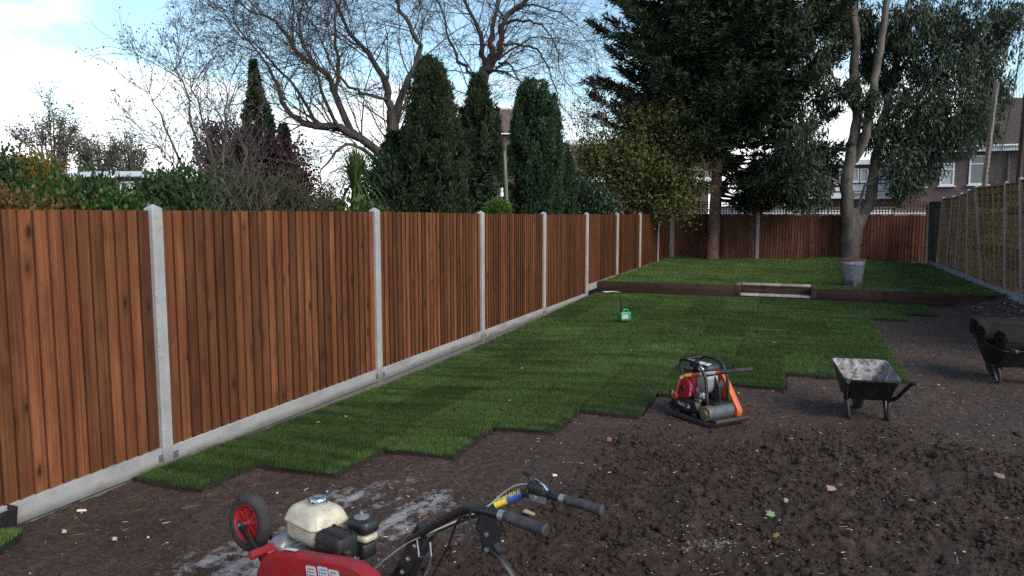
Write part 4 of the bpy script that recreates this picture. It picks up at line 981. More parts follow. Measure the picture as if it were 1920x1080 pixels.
P = blob_cloud([(1125, 205, 36, 25.5), (1165, 185, 30, 25.5), (1100, 240, 30, 25.5), (1150, 235, 34, 25.2), (1195, 205, 26, 25.2)], 1150, 0.9) - yo
leaves('upper_crown', P, sph(len(P)) + np.array([0, 0, .2]), 0.10, 0.05, L_OLIVE, yt)
tw = []
for q in [(1120, 200), (1165, 180), (1100, 250), (1250, 240), (1290, 300), (1200, 210), (1110, 330), (1150, 260), (1230, 300)]:
    e = np.array(W(q[0], q[1], 25.2)) - yo; tw.append((np.array([[0, 0, -.1], e * .3 + np.array([0, 0, .3]), e * .7 + np.array([0, 0, .2]), e]), np.linspace(0.05, 0.012, 4)))
    for j in range(6): grow(tw, e * rng.uniform(.5, 1) + np.array([0, 0, .15]), unit(e) + .8 * sph(1)[0], .8, 0.014, 2, 3, BR)
tubes('stem', tw, M_BARK_TWIG, yt)

# ---------------------------------------------------------------- the big cypress on the far lawn
cy0 = Vector((-2.90, 27.55, 0.25)); cyp = thing('cypress_tree', 'huge dark evergreen conifer with a bare straight reddish trunk on the far lawn', 'tree', cy0)
trp = [(np.array([[0, 0, -0.1], [0.01, 0, 0.25], [0.05, 0, 1.2], [0.10, 0, 2.6], [0.12, 0, 6], [0.1, 0, 12.5]]), np.array([0.30, 0.235, 0.205, 0.195, 0.16, 0.03]))]
P = []; D = []; tw = []
def lenat(z): return np.interp(z, [2.0, 2.6, 4, 6.5, 9, 13], [2.0, 3.3, 4.2, 4.35, 3.7, 0.6])
for j in range(250):
    z = 2.15 + 10.6 * (j / 250) ** 1.15 + rng.normal(0, .08); a = rng.random() * 6.283; Ln = lenat(z) * rng.uniform(0.72, 1.06)
    if rng.random() < 0.06: Ln *= 1.1
    dx, dy = math.cos(a), math.sin(a); m = 8
    if z < 3.7 and dx * CY + dy * SY < 0.25: continue
    dr = rng.uniform(-0.10, 0.16) + (0.10 if z > 4 else -0.10)
    S = np.linspace(0, 1, m); pts = np.stack([dx * Ln * S + .1, dy * Ln * S, z + Ln * (dr * S - 0.22 * S * (1 - S) + 0.10 * S ** 3)], 1)
    pts[1:] += np.cumsum(rng.normal(0, .03, (m - 1, 3)), 0)
    tw.append((pts, np.linspace(0.045, 0.008, m)))
    ns = 64 if z < 9.6 else 20
    for q in range(ns):
        u = rng.uniform(0.18, 1.0) ** 0.75; x = u * (m - 1); i = min(int(x), m - 2); p = pts[i] + (pts[i + 1] - pts[i]) * (x - i); t0 = unit(pts[i + 1] - pts[i])
        sd_ = np.array([-dy, dx, 0]) * rng.choice([-1, 1]); sl = (0.35 + 0.65 * (1 - u)) * rng.uniform(.5, 1.1) * min(1.0, Ln / 3.2)
        dv = unit(t0 * rng.uniform(0.5, 1.2) + sd_ * rng.uniform(.2, 1.0) + np.array([0, 0, rng.uniform(-.42, .40)]))
        nl = 13; s = rng.random(nl)
        pp = p + dv * (sl * s)[:, None] + rng.normal(0, .045, (nl, 3)); pp[:, 2] -= 0.12 * s ** 2 * sl
        P.append(pp); D.append(dv + 0.55 * rng.standard_normal((nl, 3)) + np.array([0, 0, -.05]))
P = np.concatenate(P); D = np.concatenate(D)
tr = tubes('trunk', trp, M_BARK_CYP, cyp); tubes('branches', tw, M_BARK_DARK, cyp)
leaves('crown', P, D, 0.24, 0.05, L_CYP, cyp)
q = 15000; zc_ = rng.uniform(4.0, 11, q); aq = rng.random(q) * 6.283; rq = lenat(zc_) * 0.62 * rng.random(q) ** 0.6
leaves('inner_foliage', np.stack([.1 + rq * np.cos(aq), rq * np.sin(aq), zc_], 1), sph(q) * np.array([1, 1, .5]), 0.34, 0.11, L_CYP, cyp)
# sawn-off branch stubs up the trunk
for z, a in ((0.35, -1.2), (0.75, -1.9), (1.05, -1.4), (1.4, -1.75), (1.75, -1.3), (2.05, -1.8), (1.2, 0.1), (0.9, 2.9)):
    c = Vector((0.05, 0, z)); dv = Vector((math.cos(a), math.sin(a), 0.25)); MB().tube([c + dv * .15, c + dv * .245], [0.035, 0.028], 8).build('branch_stub', M_SLEEPER_CUT, tr)

# ---------------------------------------------------------------- the gum tree on the far lawn
d = 25.4; e0 = W(1594, 489, d); e0.z = 0.25; euc = thing('gum_tree', 'tall grey-barked gum tree with forked trunk and drooping leaves near the far right', 'tree', e0); eo = np.array(e0)
EL = [([(1593, 500, d), (1594, 480, d), (1595, 455, d), (1597, 438, d), (1599, 415, d), (1596, 390, d)], 0.42, 0.22),
      ([(1596, 462, d), (1595, 440, d), (1590, 405, d), (1587, 365, d - .1), (1588, 325, d - .2), (1596, 285, d - .3), (1604, 240, d - .4), (1606, 190, d - .5), (1601, 130, d - .6), (1604, 70, d - .8), (1600, 10, d - 1), (1598, -60, d - 1.2)], 0.25, 0.10),
      ([(1597, 470, d), (1601, 445, d), (1612, 415, d), (1627, 390, d + .2), (1635, 355, d + .3), (1640, 310, d + .4), (1648, 265, d + .5), (1656, 225, d + .6), (1668, 180, d + .8), (1680, 120, d + 1), (1690, 60, d + 1.2), (1712, -20, d + 1.4)], 0.23, 0.10),
      ([(1600, 300, d - .2), (1618, 270, d - .5), (1628, 215, d - .8), (1640, 150, d - 1), (1652, 90, d - 1.2), (1660, 20, d - 1.4), (1668, -60, d - 1.6)], 0.16, 0.09),
      ([(1656, 228, d + .5), (1700, 195, d), (1740, 160, d - .3), (1790, 110, d - .6), (1840, 75, d - .9)], 0.09, 0.02),
      ([(1640, 305, d + .4), (1675, 285, d + .8), (1720, 250, d + 1.2), (1770, 235, d + 1.5), (1810, 225, d + 1.6)], 0.07, 0.02),
      ([(1668, 175, d + .8), (1710, 100, d + 1.2), (1760, 50, d + 1.5), (1800, 0, d + 1.8)], 0.08, 0.03),
      ([(1588, 355, d), (1560, 335, d - .3), (1530, 325, d - .5), (1505, 320, d - .6)], 0.05, 0.015),
      ([(1602, 210, d - .4), (1575, 170, d - .8), (1550, 120, d - 1.1), (1530, 60, d - 1.3)], 0.06, 0.02),
      ([(1606, 400, d), (1625, 350, d - .5), (1650, 320, d - .8), (1690, 300, d - 1)], 0.05, 0.015),
      ([(1640, 345, d + .3), (1665, 325, d), (1695, 320, d - .3)], 0.05, 0.015)]
lim = [];
for pix, r0, r1 in EL:
    P, r = limb(pix, r0, r1); P -= eo; P[1:-1] += rng.normal(0, .02 if r0 < .3 else .004, (len(P) - 2, 3)); lim.append((P, r))
lim[0][1][:] = np.interp(np.linspace(0, 1, len(lim[0][1])), [0, .12, .25, .5, .75, 1], [0.36, 0.31, 0.30, 0.335, 0.325, 0.20])
for q in (1, 2): lim[q][1][:7] *= np.linspace(0.2, 1.0, 7) ** 0.6   # the limbs swell out of the trunk
tubes('trunk', lim, M_BARK_EUC, euc)
BL = [(1560, 30, 50), (1525, 95, 48), (1500, 40, 46), (1545, 165, 34), (1510, 250, 50), (1480, 300, 50), (1520, 335, 42), (1555, 300, 22), (1490, 350, 28), (1475, 190, 50),
      (1625, 20, 26), (1660, 140, 26), (1640, 240, 26), (1685, 250, 48), (1690, 300, 34), (1705, 200, 52), (1740, 40, 60), (1800, 40, 66), (1865, 55, 54), (1890, 15, 34), (1720, 130, 50), (1780, 120, 62), (1840, 120, 54),
      (1760, 200, 54), (1820, 190, 46), (1862, 165, 34), (1745, 260, 44), (1800, 240, 34), (1716, 322, 18), (1748, 300, 16), (1850, 225, 24), (1690, 338, 16), (1700, 20, 40), (1680, 70, 30), (1612, 60, 24), (1640, 105, 22), (1598, 150, 18), (1632, 175, 20), (1656, 55, 24), (1625, 110, 18), (1590, 30, 24)]
P = []; D = []; tw = []
for bx, by, br in BL:
    dd = d + rng.uniform(-1.3, 1.3); c = np.array(W(bx, by, dd)) - eo; r = br / FPX * dd
    # nearest limb point feeds the cluster
    A = np.concatenate([q[0] for q in lim[1:]]); k = A[np.argmin(((A - c) ** 2).sum(1) + (A[:, 2] > c[2]) * 1.0)]
    tw.append((np.array([k, k * .55 + c * .45 + np.array([0, 0, .12]), c * .85 + k * .15 + np.array([0, 0, .1]), c]), np.linspace(0.035, 0.008, 4)))
    nsp = int(20 + 62 * r * r)
    for q in range(nsp):
        p = c + sph(1)[0] * r * rng.random() ** 0.45; 
        if rng.random() < .35: tw.append((np.array([c * .5 + p * .5, p]), np.array([0.009, 0.004])))
        n = 26; s = rng.random(n); hang = np.array([rng.normal(0, .18), rng.normal(0, .18), -1]) * (0.55 * s)[:, None]
        P.append(p + hang + rng.normal(0, .085, (n, 3))); D.append(np.array([0, 0, -1.0]) + 0.55 * rng.standard_normal((n, 3)))
tubes('twigs', tw, M_BARK_EUC, euc)['kind'] = 'stuff'
P = np.concatenate(P); D = np.concatenate(D); leaves('crown', P, D, 0.19, 0.05, L_EUC, euc)
# ---------------------------------------------------------------- buildings beyond the fences
def brick_mat(name, a, b, mortar, sc=1.0):
    t = NT(name); c = t.coord('Object', rot=(R(90), 0, 0))
    o = t.t.nodes.new('ShaderNodeTexBrick'); t.set(o.inputs['Vector'], c); o.inputs['Scale'].default_value = 1.0
    for k, v in (('Color1', a), ('Color2', b), ('Mortar', mortar)): o.inputs[k].default_value = (*v, 1)
    o.inputs['Brick Width'].default_value = 0.225; o.inputs['Row Height'].default_value = 0.075; o.inputs['Mortar Size'].default_value = 0.011; o.inputs['Bias'].default_value = -0.2
    col = t.mix(t.rng(t.noise(c, 1.3, 5), 0.3, 0.7, 0, 0.45), o.outputs[0], tuple(x * 0.55 for x in a))
    t.bump(o.outputs[1], -0.4, 0.01); return t.fin(col, 0.9, 0, 0.2)
M_BRICK = brick_mat('purple_brown_brick', (0.095, 0.062, 0.062), (0.135, 0.085, 0.08), (0.15, 0.13, 0.125))
M_BRICK2 = brick_mat('brown_brick', (0.12, 0.078, 0.065), (0.16, 0.10, 0.085), (0.2, 0.18, 0.165))
M_TILE = paint('roof_tile', (0.105, 0.072, 0.066), 0.85, 0, (0.06, 0.05, 0.045), 0.5, 2.5, 0.3, 0.3)
M_TILE2 = paint('brown_roof_tile', (0.15, 0.115, 0.095), 0.85, 0, (0.08, 0.07, 0.06), 0.5, 2.5, 0.3, 0.3)
M_WHITE = paint('white_joinery', (0.72, 0.73, 0.75), 0.5, 0, (0.4, 0.39, 0.37), 0.4, 2.0)
M_ROOFW = paint('pale_roof_sheet', (0.62, 0.63, 0.66), 0.6, 0, (0.35, 0.34, 0.33), 0.5, 1.5)
t = NT('window_glass'); M_GLASS = t.fin((0.05, 0.06, 0.07), 0.06, 0, 0.8)
M_CURT = paint('net_curtain', (0.45, 0.45, 0.46), 0.9, 0, (0.25, 0.25, 0.25), 0.4, 6)
M_LEAD = paint('dark_fascia', (0.10, 0.09, 0.095), 0.7, 0, (0.05, 0.05, 0.05), 0.4, 3)
class House:
    """a building in its own axes: x along the front, y away from us, z up; its front left corner on the ground is the origin"""
    def __init__(s, name, label, cat, r, d, turn=0.0):
        p = HW(r, d, 0); s.t = thing(name, label, cat, (p.x, p.y, -0.3), YAW + turn)
    def box(s, name, x0, x1, y0, y1, z0, z1, mat, parent=None):
        return MB().box(((x0 + x1) / 2, (y0 + y1) / 2, (z0 + z1) / 2 + 0.3), (x1 - x0, y1 - y0, z1 - z0)).build(name, mat, parent or s.t, smooth=False)
    def window(s, x0, x1, z0, z1, y=0.0, mull=(), trans=(), curtain=False):
        f = MB(); w = 0.07; zz = 0.3
        for a, b, c, e in [(x0, x1, z0, z0 + w), (x0, x1, z1 - w, z1), (x0, x0 + w, z0 + w, z1 - w), (x1 - w, x1, z0 + w, z1 - w)] + [(m - .03, m + .03, z0 + w, z1 - w) for m in mull]:
            f.box(((a + b) / 2, y - 0.03, (c + e) / 2 + zz), (b - a, 0.07, e - c))
        for m, xa, xb in trans: f.box(((xa + xb) / 2, y - 0.032, m + zz), (xb - xa, 0.06, 0.055))
        o = f.build('window', M_WHITE, s.t, smooth=False)
        MB().box(((x0 + x1) / 2, y - 0.005, (z0 + z1) / 2 + zz), (x1 - x0 - 2 * w, 0.012, z1 - z0 - 2 * w)).build('pane', M_CURT if curtain else M_GLASS, o, smooth=False)
        MB().box(((x0 + x1) / 2, y - 0.08, z0 - 0.035 + zz), (x1 - x0 + 0.16, 0.18, 0.06)).build('sill', M_WHITE, o, smooth=False)
        return o
    def tiled(s, name, x0, x1, y0, z0, y1, z1, mat, rows, hipl=0.0, hipr=0.0, ov=0.3):
        """one roof slope laid in overlapping tile courses from eave (y0,z0) to ridge (y1,z1)"""
        mb = MB(); zz = 0.3
        for k in range(rows):
            a, b = k / rows, (k + 1) / rows
            ya, yb = y0 + (y1 - y0) * a, y0 + (y1 - y0) * b; za, zb = z0 + (z1 - z0) * a, z0 + (z1 - z0) * b
            la, lb = x0 + hipl * a, x0 + hipl * b; ra, rb = x1 - hipr * a, x1 - hipr * b
            mb.hexa([(la, ya, za + zz), (ra, ya, za + zz), (rb, yb, zb + zz), (lb, yb, zb + zz), (la, ya, za + 0.05 + zz), (ra, ya, za + 0.05 + zz), (rb, yb, zb + 0.012 + zz), (lb, yb, zb + 0.012 + zz)])
        return mb.build(name, mat, s.t, smooth=False)
rr = lambda px, d: (px - 960) / FPX * d
zz_ = lambda py, d: W(960, py, d).z
def front(px0, d, turn):
    """front line of a turned building: photo column -> distance along the front, and heights on that front"""
    r0 = rr(px0, d); c, s = math.cos(turn), math.sin(turn)
    def ex(px): k = (px - 960) / FPX; return (k * d - r0) / (c - k * s)
    def ez(px, py): return zz_(py, d + ex(px) * s)
    return r0, ex, ez
# right: brick house with hipped tiled roof
d = 38; tn_ = R(-24); x0, ex, ez = front(1688, d, tn_); h = House('brick_house', 'purple-brown brick house with hipped tiled roof and white windows at the far right', 'house', x0, d, tn_)
ev = ez(1850, 277)
h.box('wall', 0, 8.6, 0.02, 7, -0.3, ev, M_BRICK)
rz_ = ev + 2.75
h.tiled('roof', -0.3, 11, -0.45, ev + 0.12, 3.6, rz_, M_TILE, 22, hipl=3.9)
MB().add([(-0.3, -0.42, ev + 0.42), (-0.3, 7.4, ev + 0.42), (3.6, 3.6, rz_ + 0.3)], [(0, 1, 2)]).build('roof_end', M_TILE, h.t, smooth=False)
h.box('fascia', -0.32, 8.9, -0.42, -0.38, ev - 0.18, ev + 0.10, M_WHITE)
h.box('soffit', -0.32, 8.9, -0.38, 0.0, ev - 0.04, ev - 0.005, M_WHITE)
MB().tube([(-0.35, -0.49, ev + 0.36), (8.9, -0.49, ev + 0.36)], 0.055, 8).build('gutter', M_WHITE, h.t)
h.window(ex(1808), ex(1844), ez(1826, 346), ez(1826, 291), 0.02, (), [(ez(1826, 307), ex(1808), ex(1844))])
h.window(ex(1702), ex(1729), ez(1715, 350), ez(1715, 303), 0.02, (), [(ez(1715, 318), ex(1702), ex(1729))])
h.window(ex(1754), ex(1781), ez(1767, 348), ez(1767, 306), 0.02, (), [(ez(1767, 318), ex(1754), ex(1781))], True)
MB().tube([(ex(1880), -0.06, 0.0), (ex(1880), -0.06, ev)], 0.05, 8).build('downpipe', M_LEAD, h.t)
# the modern block with white bands left of it
d = 42; tn_ = R(-16); x0, ex, ez = front(1430, d, tn_); h = House('flat_roofed_block', 'flat-roofed block with white window bands seen between the two big trees', 'building', x0, d, tn_)
h.box('wall', 0, ex(1700), 0.02, 7, -0.3, ez(1600, 308), M_BRICK2)
h.box('fascia', -0.2, ex(1702), -0.3, 7.2, ez(1600, 309), ez(1600, 300), M_WHITE)
for a, b in ((1476, 1530), (1560, 1604), (1606, 1634), (1640, 1672)):
    h.window(ex(a), ex(b), ez(1600, 341), ez(1600, 316), 0.0, [ex((a + b) / 2)], (), True)
for a, b in ((1476, 1530), (1556, 1620), (1638, 1676)): h.box('cladding_panel', ex(a), ex(b), -0.06, 0.015, ez(1600, 358), ez(1600, 345), M_WHITE)
for a, b in ((1590, 1622), (1640, 1668)): h.window(ex(a), ex(b), ez(1600, 371), ez(1600, 359.5), 0.0, ())
h.box('canopy', ex(1430), ex(1590), -1.2, 0.0, ez(1500, 373), ez(1500, 363), M_WHITE)
for px in (1438, 1463): h.box('canopy_post', ex(px), ex(px) + 0.16, -1.1, -0.95, -0.3, ez(1500, 373.5), M_WHITE)
# a low white garage roof just over the end fence
d = 33; x0 = rr(1395, d); h = House('white_garage', 'low white-walled garage glimpsed through the trellis', 'garage', x0, d)
ex = lambda px: rr(px, d) - x0
h.box('wall', 0, ex(1500), 0, 4, -0.3, zz_(389, d), M_WHITE)
h.box('roof', -0.1, ex(1504), -0.15, 4.2, zz_(389, d) + .003, zz_(389, d) + 0.08, M_LEAD)
x1 = rr(1530, d); h = House('white_garage', 'second low white wall behind the trellis right of the reddish trunk', 'garage', x1, d)
h.box('wall', 0, rr(1668, d) - x1, 0, 4, -0.3, zz_(390, d), M_WHITE); h.box('roof', -0.1, rr(1672, d) - x1, -0.15, 4.2, zz_(390, d) + .003, zz_(390, d) + 0.08, M_LEAD)
x1 = rr(1672, 33.5); h = House('white_garage', 'third low white wall behind the trellis below the brick house', 'garage', x1, 33.5)
h.box('wall', 0, rr(1756, 33.5) - x1, 0, 2, -0.3, zz_(394, 33.5), M_WHITE); h.box('roof', -0.1, rr(1758, 33.5) - x1, -0.15, 2.2, zz_(394, 33.5) + .003, zz_(394, 33.5) + 0.08, M_LEAD)
# house with a big brown roof behind the yellow-green bush
d = 44; x0 = rr(1066, d); h = House('brown_roofed_house', 'house with a broad brown tiled roof behind the yellow-green bush', 'house', x0, d)
ex = lambda px: rr(px, d) - x0
ev = zz_(334, d)
h.box('wall', 0.3, ex(1330), 0.5, 8, -0.3, ev, M_BRICK2)
h.tiled('roof', 0, ex(1345), 0, ev + 0.05, 4.2, zz_(270, d + 4.2), M_TILE2, 18)
h.box('ridge', 0, ex(1345), 4.1, 4.5, zz_(271, d + 4.2), zz_(262, d + 4.2), M_WHITE)
h.box('fascia', 0, ex(1345), -0.04, 0.0, ev - 0.22, ev + 0.04, M_WHITE)
h.window(ex(1098), ex(1136), zz_(372, d), zz_(345, d), 0.5, [ex(1117)], [(zz_(353, d), ex(1098), ex(1136))])
h.box('wall', -2.6, 0.29, 1.5, 7, -0.3, zz_(275, d), M_WHITE)
# roof peeping between the conifers
d = 46; x0 = rr(865, d); h = House('distant_house', 'roof and pale ridge of a house peeping between two conifers', 'house', x0, d)
h.box('wall', 0, 4.2, 0.4, 7, -0.3, zz_(250, d), M_BRICK2); h.tiled('roof', -0.2, 4.4, 0, zz_(250, d), 3.4, zz_(205, d + 3.4), M_TILE2, 16); h.box('ridge', -0.2, 4.4, 3.35, 3.6, zz_(206, d + 3.4), zz_(202, d + 3.4), M_ROOFW)
# flat pale-roofed block at the far left
d = 39; x0 = rr(84, d); h = House('flat_block', 'low brick block with a long pale roof edge beyond the shrubs on the left', 'building', x0, d)
ex = lambda px: rr(px, d) - x0
h.box('wall', 0, ex(312), 0.3, 6, -0.3, zz_(332, d), M_BRICK)
for k in range(9):
    a, b = k / 9 * ex(316), (k + 1) / 9 * ex(316)
    MB().hexa([(a, -0.1, zz_(331, d) + .3), (b - .015, -0.1, zz_(331, d) + .3), (b - .015, 5, zz_(314, d) + .3), (a, 5, zz_(314, d) + .3), (a, -0.1, zz_(331, d) + .38), (b - .015, -0.1, zz_(331, d) + .38), (b - .015, 5, zz_(314, d) + .38), (a, 5, zz_(314, d) + .38)]).build('roof_sheet', M_ROOFW, h.t, smooth=False)
h.window(ex(226), ex(268), zz_(372, d), zz_(340, d), 0.3, [ex(246)], [(zz_(352, d), ex(226), ex(268))], True)
MB().tube([(ex(223), 0.2, 0), (ex(223), 0.2, zz_(330, d) + .3)], 0.05, 6).build('downpipe', M_LEAD, h.t)

# ---------------------------------------------------------------- poles, net, small things beyond the fences
M_POLEG = wood_mat('greenish_pole', (0.16, 0.17, 0.12), (0.10, 0.11, 0.07), (0.24, 0.24, 0.18), knots=False, rough=0.85)
M_POLEP = wood_mat('pale_pole', (0.24, 0.20, 0.175), (0.15, 0.125, 0.11), (0.33, 0.28, 0.25), knots=False, rough=0.85)
M_POLEB = wood_mat('brown_post', (0.13, 0.085, 0.065), (0.08, 0.05, 0.04), (0.19, 0.13, 0.1), knots=False, rough=0.85)
def pole(name, label, a, b, r, mat, cat='pole', sq=True):
    a, b = Vector(a), Vector(b); t = MB(); n = 4 if sq else 8
    t.tube([(0, 0, 0), (b - a) * .5, b - a], r, n); return tag(t.build(name, mat, None, loc=a, smooth=not sq), label, cat)
a = W(951, 404, 13.9); b = W(946, 283, 13.9); a = a + (a - b) * 1.3
pole('pole', 'thin greenish timber pole standing between two conifers', a, b, 0.034, M_POLEG)
pole('pole', 'tall pale timber pole rising above the right fence in front of the brick house', (4.17, 21.9, 0.1), (4.42, 21.9, 5.15), 0.062, M_POLEP)
pole('net_post', 'brown net post above the right fence nearest to the pale pole', (4.12, 18.2, 0.1), (4.2, 18.15, 4.35), 0.058, M_POLEB, 'post')
pole('net_post', 'tallest net post at the right edge of the picture', (4.16, 17.72, 0.1), (4.17, 17.7, 6.3), 0.05, M_POLEP, 'post')
def net():
    mb = MB(); A0, A1 = Vector((4.19, 18.16, 2.55)), Vector((4.19, 18.16, 5.6)); B0, B1 = Vector((4.24, 21.9, 2.6)), Vector((4.42, 21.9, 5.1))
    def pt(u, v): 
        a = A0.lerp(A1, v); b = B0.lerp(B1, v); p = a.lerp(b, u); p.z -= 0.28 * math.sin(math.pi * u) * (0.4 + 0.6 * v); p.x += 0.08 * math.sin(u * 9 + v * 4); return p
    nu, nv = 26, 22
    for i in range(nu + 1): mb.tube([pt(i / nu, j / 8) for j in range(9)], 0.0035, 3, False)
    for j in range(nv + 1): mb.tube([pt(i / 10, j / nv) for i in range(11)], 0.0035 if j < nv else 0.007, 3, False)
    t = NT('net_cord'); return tag(mb.build('netting', t.fin((0.02, 0.025, 0.022), 0.8), None, smooth=False, fix=False), 'dark sagging netting strung between the pale pole and the net posts', 'netting')
net()
o = W(941, 362, 13.6); orn = thing('garden_ornament', 'small white ornament on a stake above the lime green ball bush', 'ornament', (o.x, o.y, 0))
MB().tube([(0, 0, 0.0), (0, 0, o.z - 0.06)], 0.012, 6).build('stake', M_POLEG, orn)
MB().lathe([(0.0, o.z - .08), (0.035, o.z - .06), (0.03, o.z), (0.018, o.z + .03), (0.028, o.z + .06), (0.02, o.z + .09), (0.0, o.z + .10)], 12).build('figure', M_WHITE, orn)

# ---------------------------------------------------------------- bin, fuel can, scraps on the lawn
t = NT('galvanised'); c = t.coord('Object')
v = t.n('TexVoronoi', None, {'Vector': c, 'Scale': 26.0}, out='Color'); vv = t.n('SeparateColor', None, {0: v})
col = t.ramp(vv, [(0, (0.22, 0.235, 0.27)), (1, (0.34, 0.355, 0.39))])
z = t.n('SeparateXYZ', None, {0: c}, out=2); nn = t.noise(t.coord('Object', (3, 3, 2)), 2.0, 6, 0.7)
mud = t.ramp(t.m('ADD', z, t.rng(nn, 0.2, 0.8, -0.22, 0.22)), [(0.10, 1.0), (0.26, 0.0)]); col = t.mix(t.m('MULTIPLY', mud, 0.85), col, (0.06, 0.05, 0.045))
sc = t.ramp(t.noise(c, 14, 5, 0.7), [(0.55, 0.0), (0.7, 0.5)]); col = t.mix(sc, col, (0.5, 0.5, 0.52))
M_GALV = t.fin(col, t.rng(mud, 0, 1, 0.5, 0.9), 0.35, 0.5)
M_RUST = paint('rusty_rim', (0.16, 0.062, 0.035), 0.85, 0, (0.08, 0.04, 0.03), 0.6, 14)
binp = HW(7.785, 17.0, 0); bz = 0.262
dust = thing('metal_bin', 'galvanised metal dustbin with a rusty rim standing on the far lawn by the wall', 'bin', (binp.x, binp.y, bz))
prof = [(0.195, 0.012), (0.2, 0.03), (0.2, 0.05), (0.205, 0.075), (0.243, 0.50), (0.249, 0.51), (0.249, 0.525), (0.245, 0.535), (0.252, 0.60), (0.243, 0.60), (0.236, 0.53), (0.198, 0.08), (0.0, 0.075)]
MB().lathe(prof, 40).build('body', M_GALV, dust)
MB().lathe([(0.253, 0.592), (0.262, 0.60), (0.262, 0.622), (0.254, 0.632), (0.24, 0.628), (0.24, 0.592)], 40).build('rim', M_RUST, dust)
t = NT('ash_fill'); M_FILL = t.fin(t.ramp(t.noise(t.coord(), 20, 5), [(0.3, (0.03, 0.025, 0.022)), (0.7, (0.11, 0.08, 0.065))]), 0.95)
MB().lathe([(0.238, 0.55), (0.15, 0.585), (0.0, 0.60)], 24, caps=False).build('contents', M_FILL, dust)
for s in (YAW - 1.62, YAW + 1.5):
    q = MB().tube([Vector((0.247 * math.cos(s + a), 0.247 * math.sin(s + a), 0.535 - dz)) + Vector((math.cos(s), math.sin(s), 0)) * o_ for a, dz, o_ in ((-0.2, 0, 0), (-0.2, 0.0, .015), (-0.16, .028, .022), (0, .038, .022), (0.16, .028, .022), (0.2, 0, .015), (0.2, 0, 0))], 0.0065, 6)
    q.box((0.247 * math.cos(s), 0.247 * math.sin(s), 0.538), (0.012, 0.12, 0.022), (0, 0, s)); q.build('handle', M_ZINC, dust)
for k in range(3): MB().box((0.198 * math.cos(k * 2.1 + 4.2), 0.198 * math.sin(k * 2.1 + 4.2), 0.008), (0.03, 0.03, 0.03)).build('foot', M_ZINC, dust, bevel=.004)

M_GREENP = paint('green_plastic', (0.012, 0.30, 0.13), 0.38, 0, (0.05, 0.09, 0.04), 0.25, 6, 0.02)
M_BLACKP = paint('black_plastic', (0.018, 0.018, 0.02), 0.45, 0, (0.06, 0.05, 0.045), 0.3, 9, 0.03)
cp = Vector((-2.82, 12.86, 0.062)); can = thing('fuel_can', 'small green plastic fuel can with upright black spout on the lawn', 'fuel can', cp, YAW + R(28))
def rrect(w, h, r, n=4):
    out = []
    for cx, cy, a0 in ((w / 2 - r, h / 2 - r, 0), (-w / 2 + r, h / 2 - r, 90), (-w / 2 + r, -h / 2 + r, 180), (w / 2 - r, -h / 2 + r, 270)):
        for i in range(n + 1): a = R(a0 + 90 * i / n); out.append((cx + r * math.cos(a), cy + r * math.sin(a)))
    return out
rings = [[(x, y, z) for x, y in rrect(w, dd, 0.022)] for w, dd, z in ((0.205, 0.118, 0), (0.218, 0.13, 0.01), (0.218, 0.13, 0.118), (0.21, 0.12, 0.135), (0.19, 0.105, 0.147))]
MB().loft(rings).build('body', M_GREENP, can)
MB().tube([(0.085, 0, 0.14), (0.085, 0, 0.168), (0.06, 0, 0.186), (0.0, 0, 0.186), (-0.02, 0, 0.165), (-0.02, 0, 0.14)], 0.014, 10).build('handle', M_GREENP, can)
MB().lathe([(0.03, 0.14), (0.033, 0.15), (0.033, 0.178), (0.024, 0.182), (0.0, 0.182)], 20, Matrix.Translation((-0.062, 0, 0))).build('cap', M_BLACKP, can)
MB().tube([(-0.062, 0, 0.18), (-0.064, 0, 0.25), (-0.07, 0, 0.33), (-0.085, 0, 0.395), (-0.105, 0, 0.45)], [0.019, 0.018, 0.0155, 0.0125, 0.009], 12).build('spout', M_BLACKP, can)
M_LABEL = paint('paper_label', (0.62, 0.62, 0.63), 0.6, 0, (0.4, 0.39, 0.37), 0.3, 20)
lb = MB().box((-0.028, -0.0665, 0.068), (0.135, 0.002, 0.062)).build('label_sticker', M_LABEL, can, smooth=False)
t = NT('red_print'); M_REDP = t.fin((0.35, 0.03, 0.04), 0.6); t = NT('black_print'); M_BLKP = t.fin((0.03, 0.03, 0.035), 0.6); t = NT('blue_print'); M_BLUP = t.fin((0.03, 0.10, 0.42), 0.6); t = NT('yellow_print'); M_YELP = t.fin((0.75, 0.55, 0.03), 0.55)
pr = MB()
for k in range(3):
    x = -0.088
    while x < 0.03: w = random.uniform(0.008, 0.02); pr.box((x + w / 2, -0.0678, 0.086 - 0.017 * k), (w, 0.0006, 0.008)); x += w + 0.005
pr.build('print', M_REDP, lb, smooth=False)

def sheet(name, label, cat, pts, mat, th=0.004):
    mb = MB(); n = len(pts); mb.add([(x, y, z) for x, y, z in pts] + [(x, y, z + th) for x, y, z in pts], [tuple(range(n))[::-1], tuple(range(n, 2 * n))] + [(i, (i + 1) % n, n + (i + 1) % n, n + i) for i in range(n)])
    c = Vector(pts[0]); mb.v = [tuple(Vector(p) - c) for p in mb.v]
    return tag(mb.build(name, mat, None, loc=c, smooth=False), label, cat)
sheet('paper_scrap', 'crumpled white scrap lying against the left end of the sleeper wall', 'scrap', [(-4.32, 17.20, 0.075), (-4.20, 17.10, 0.07), (-4.05, 17.2, 0.085), (-3.88, 17.24, 0.075), (-4.05, 17.28, 0.09), (-4.25, 17.29, 0.08)], M_WHITE, 0.004)
M_PURP = paint('purple_cloth', (0.09, 0.05, 0.11), 0.9, 0, (0.05, 0.04, 0.05), 0.3, 12)
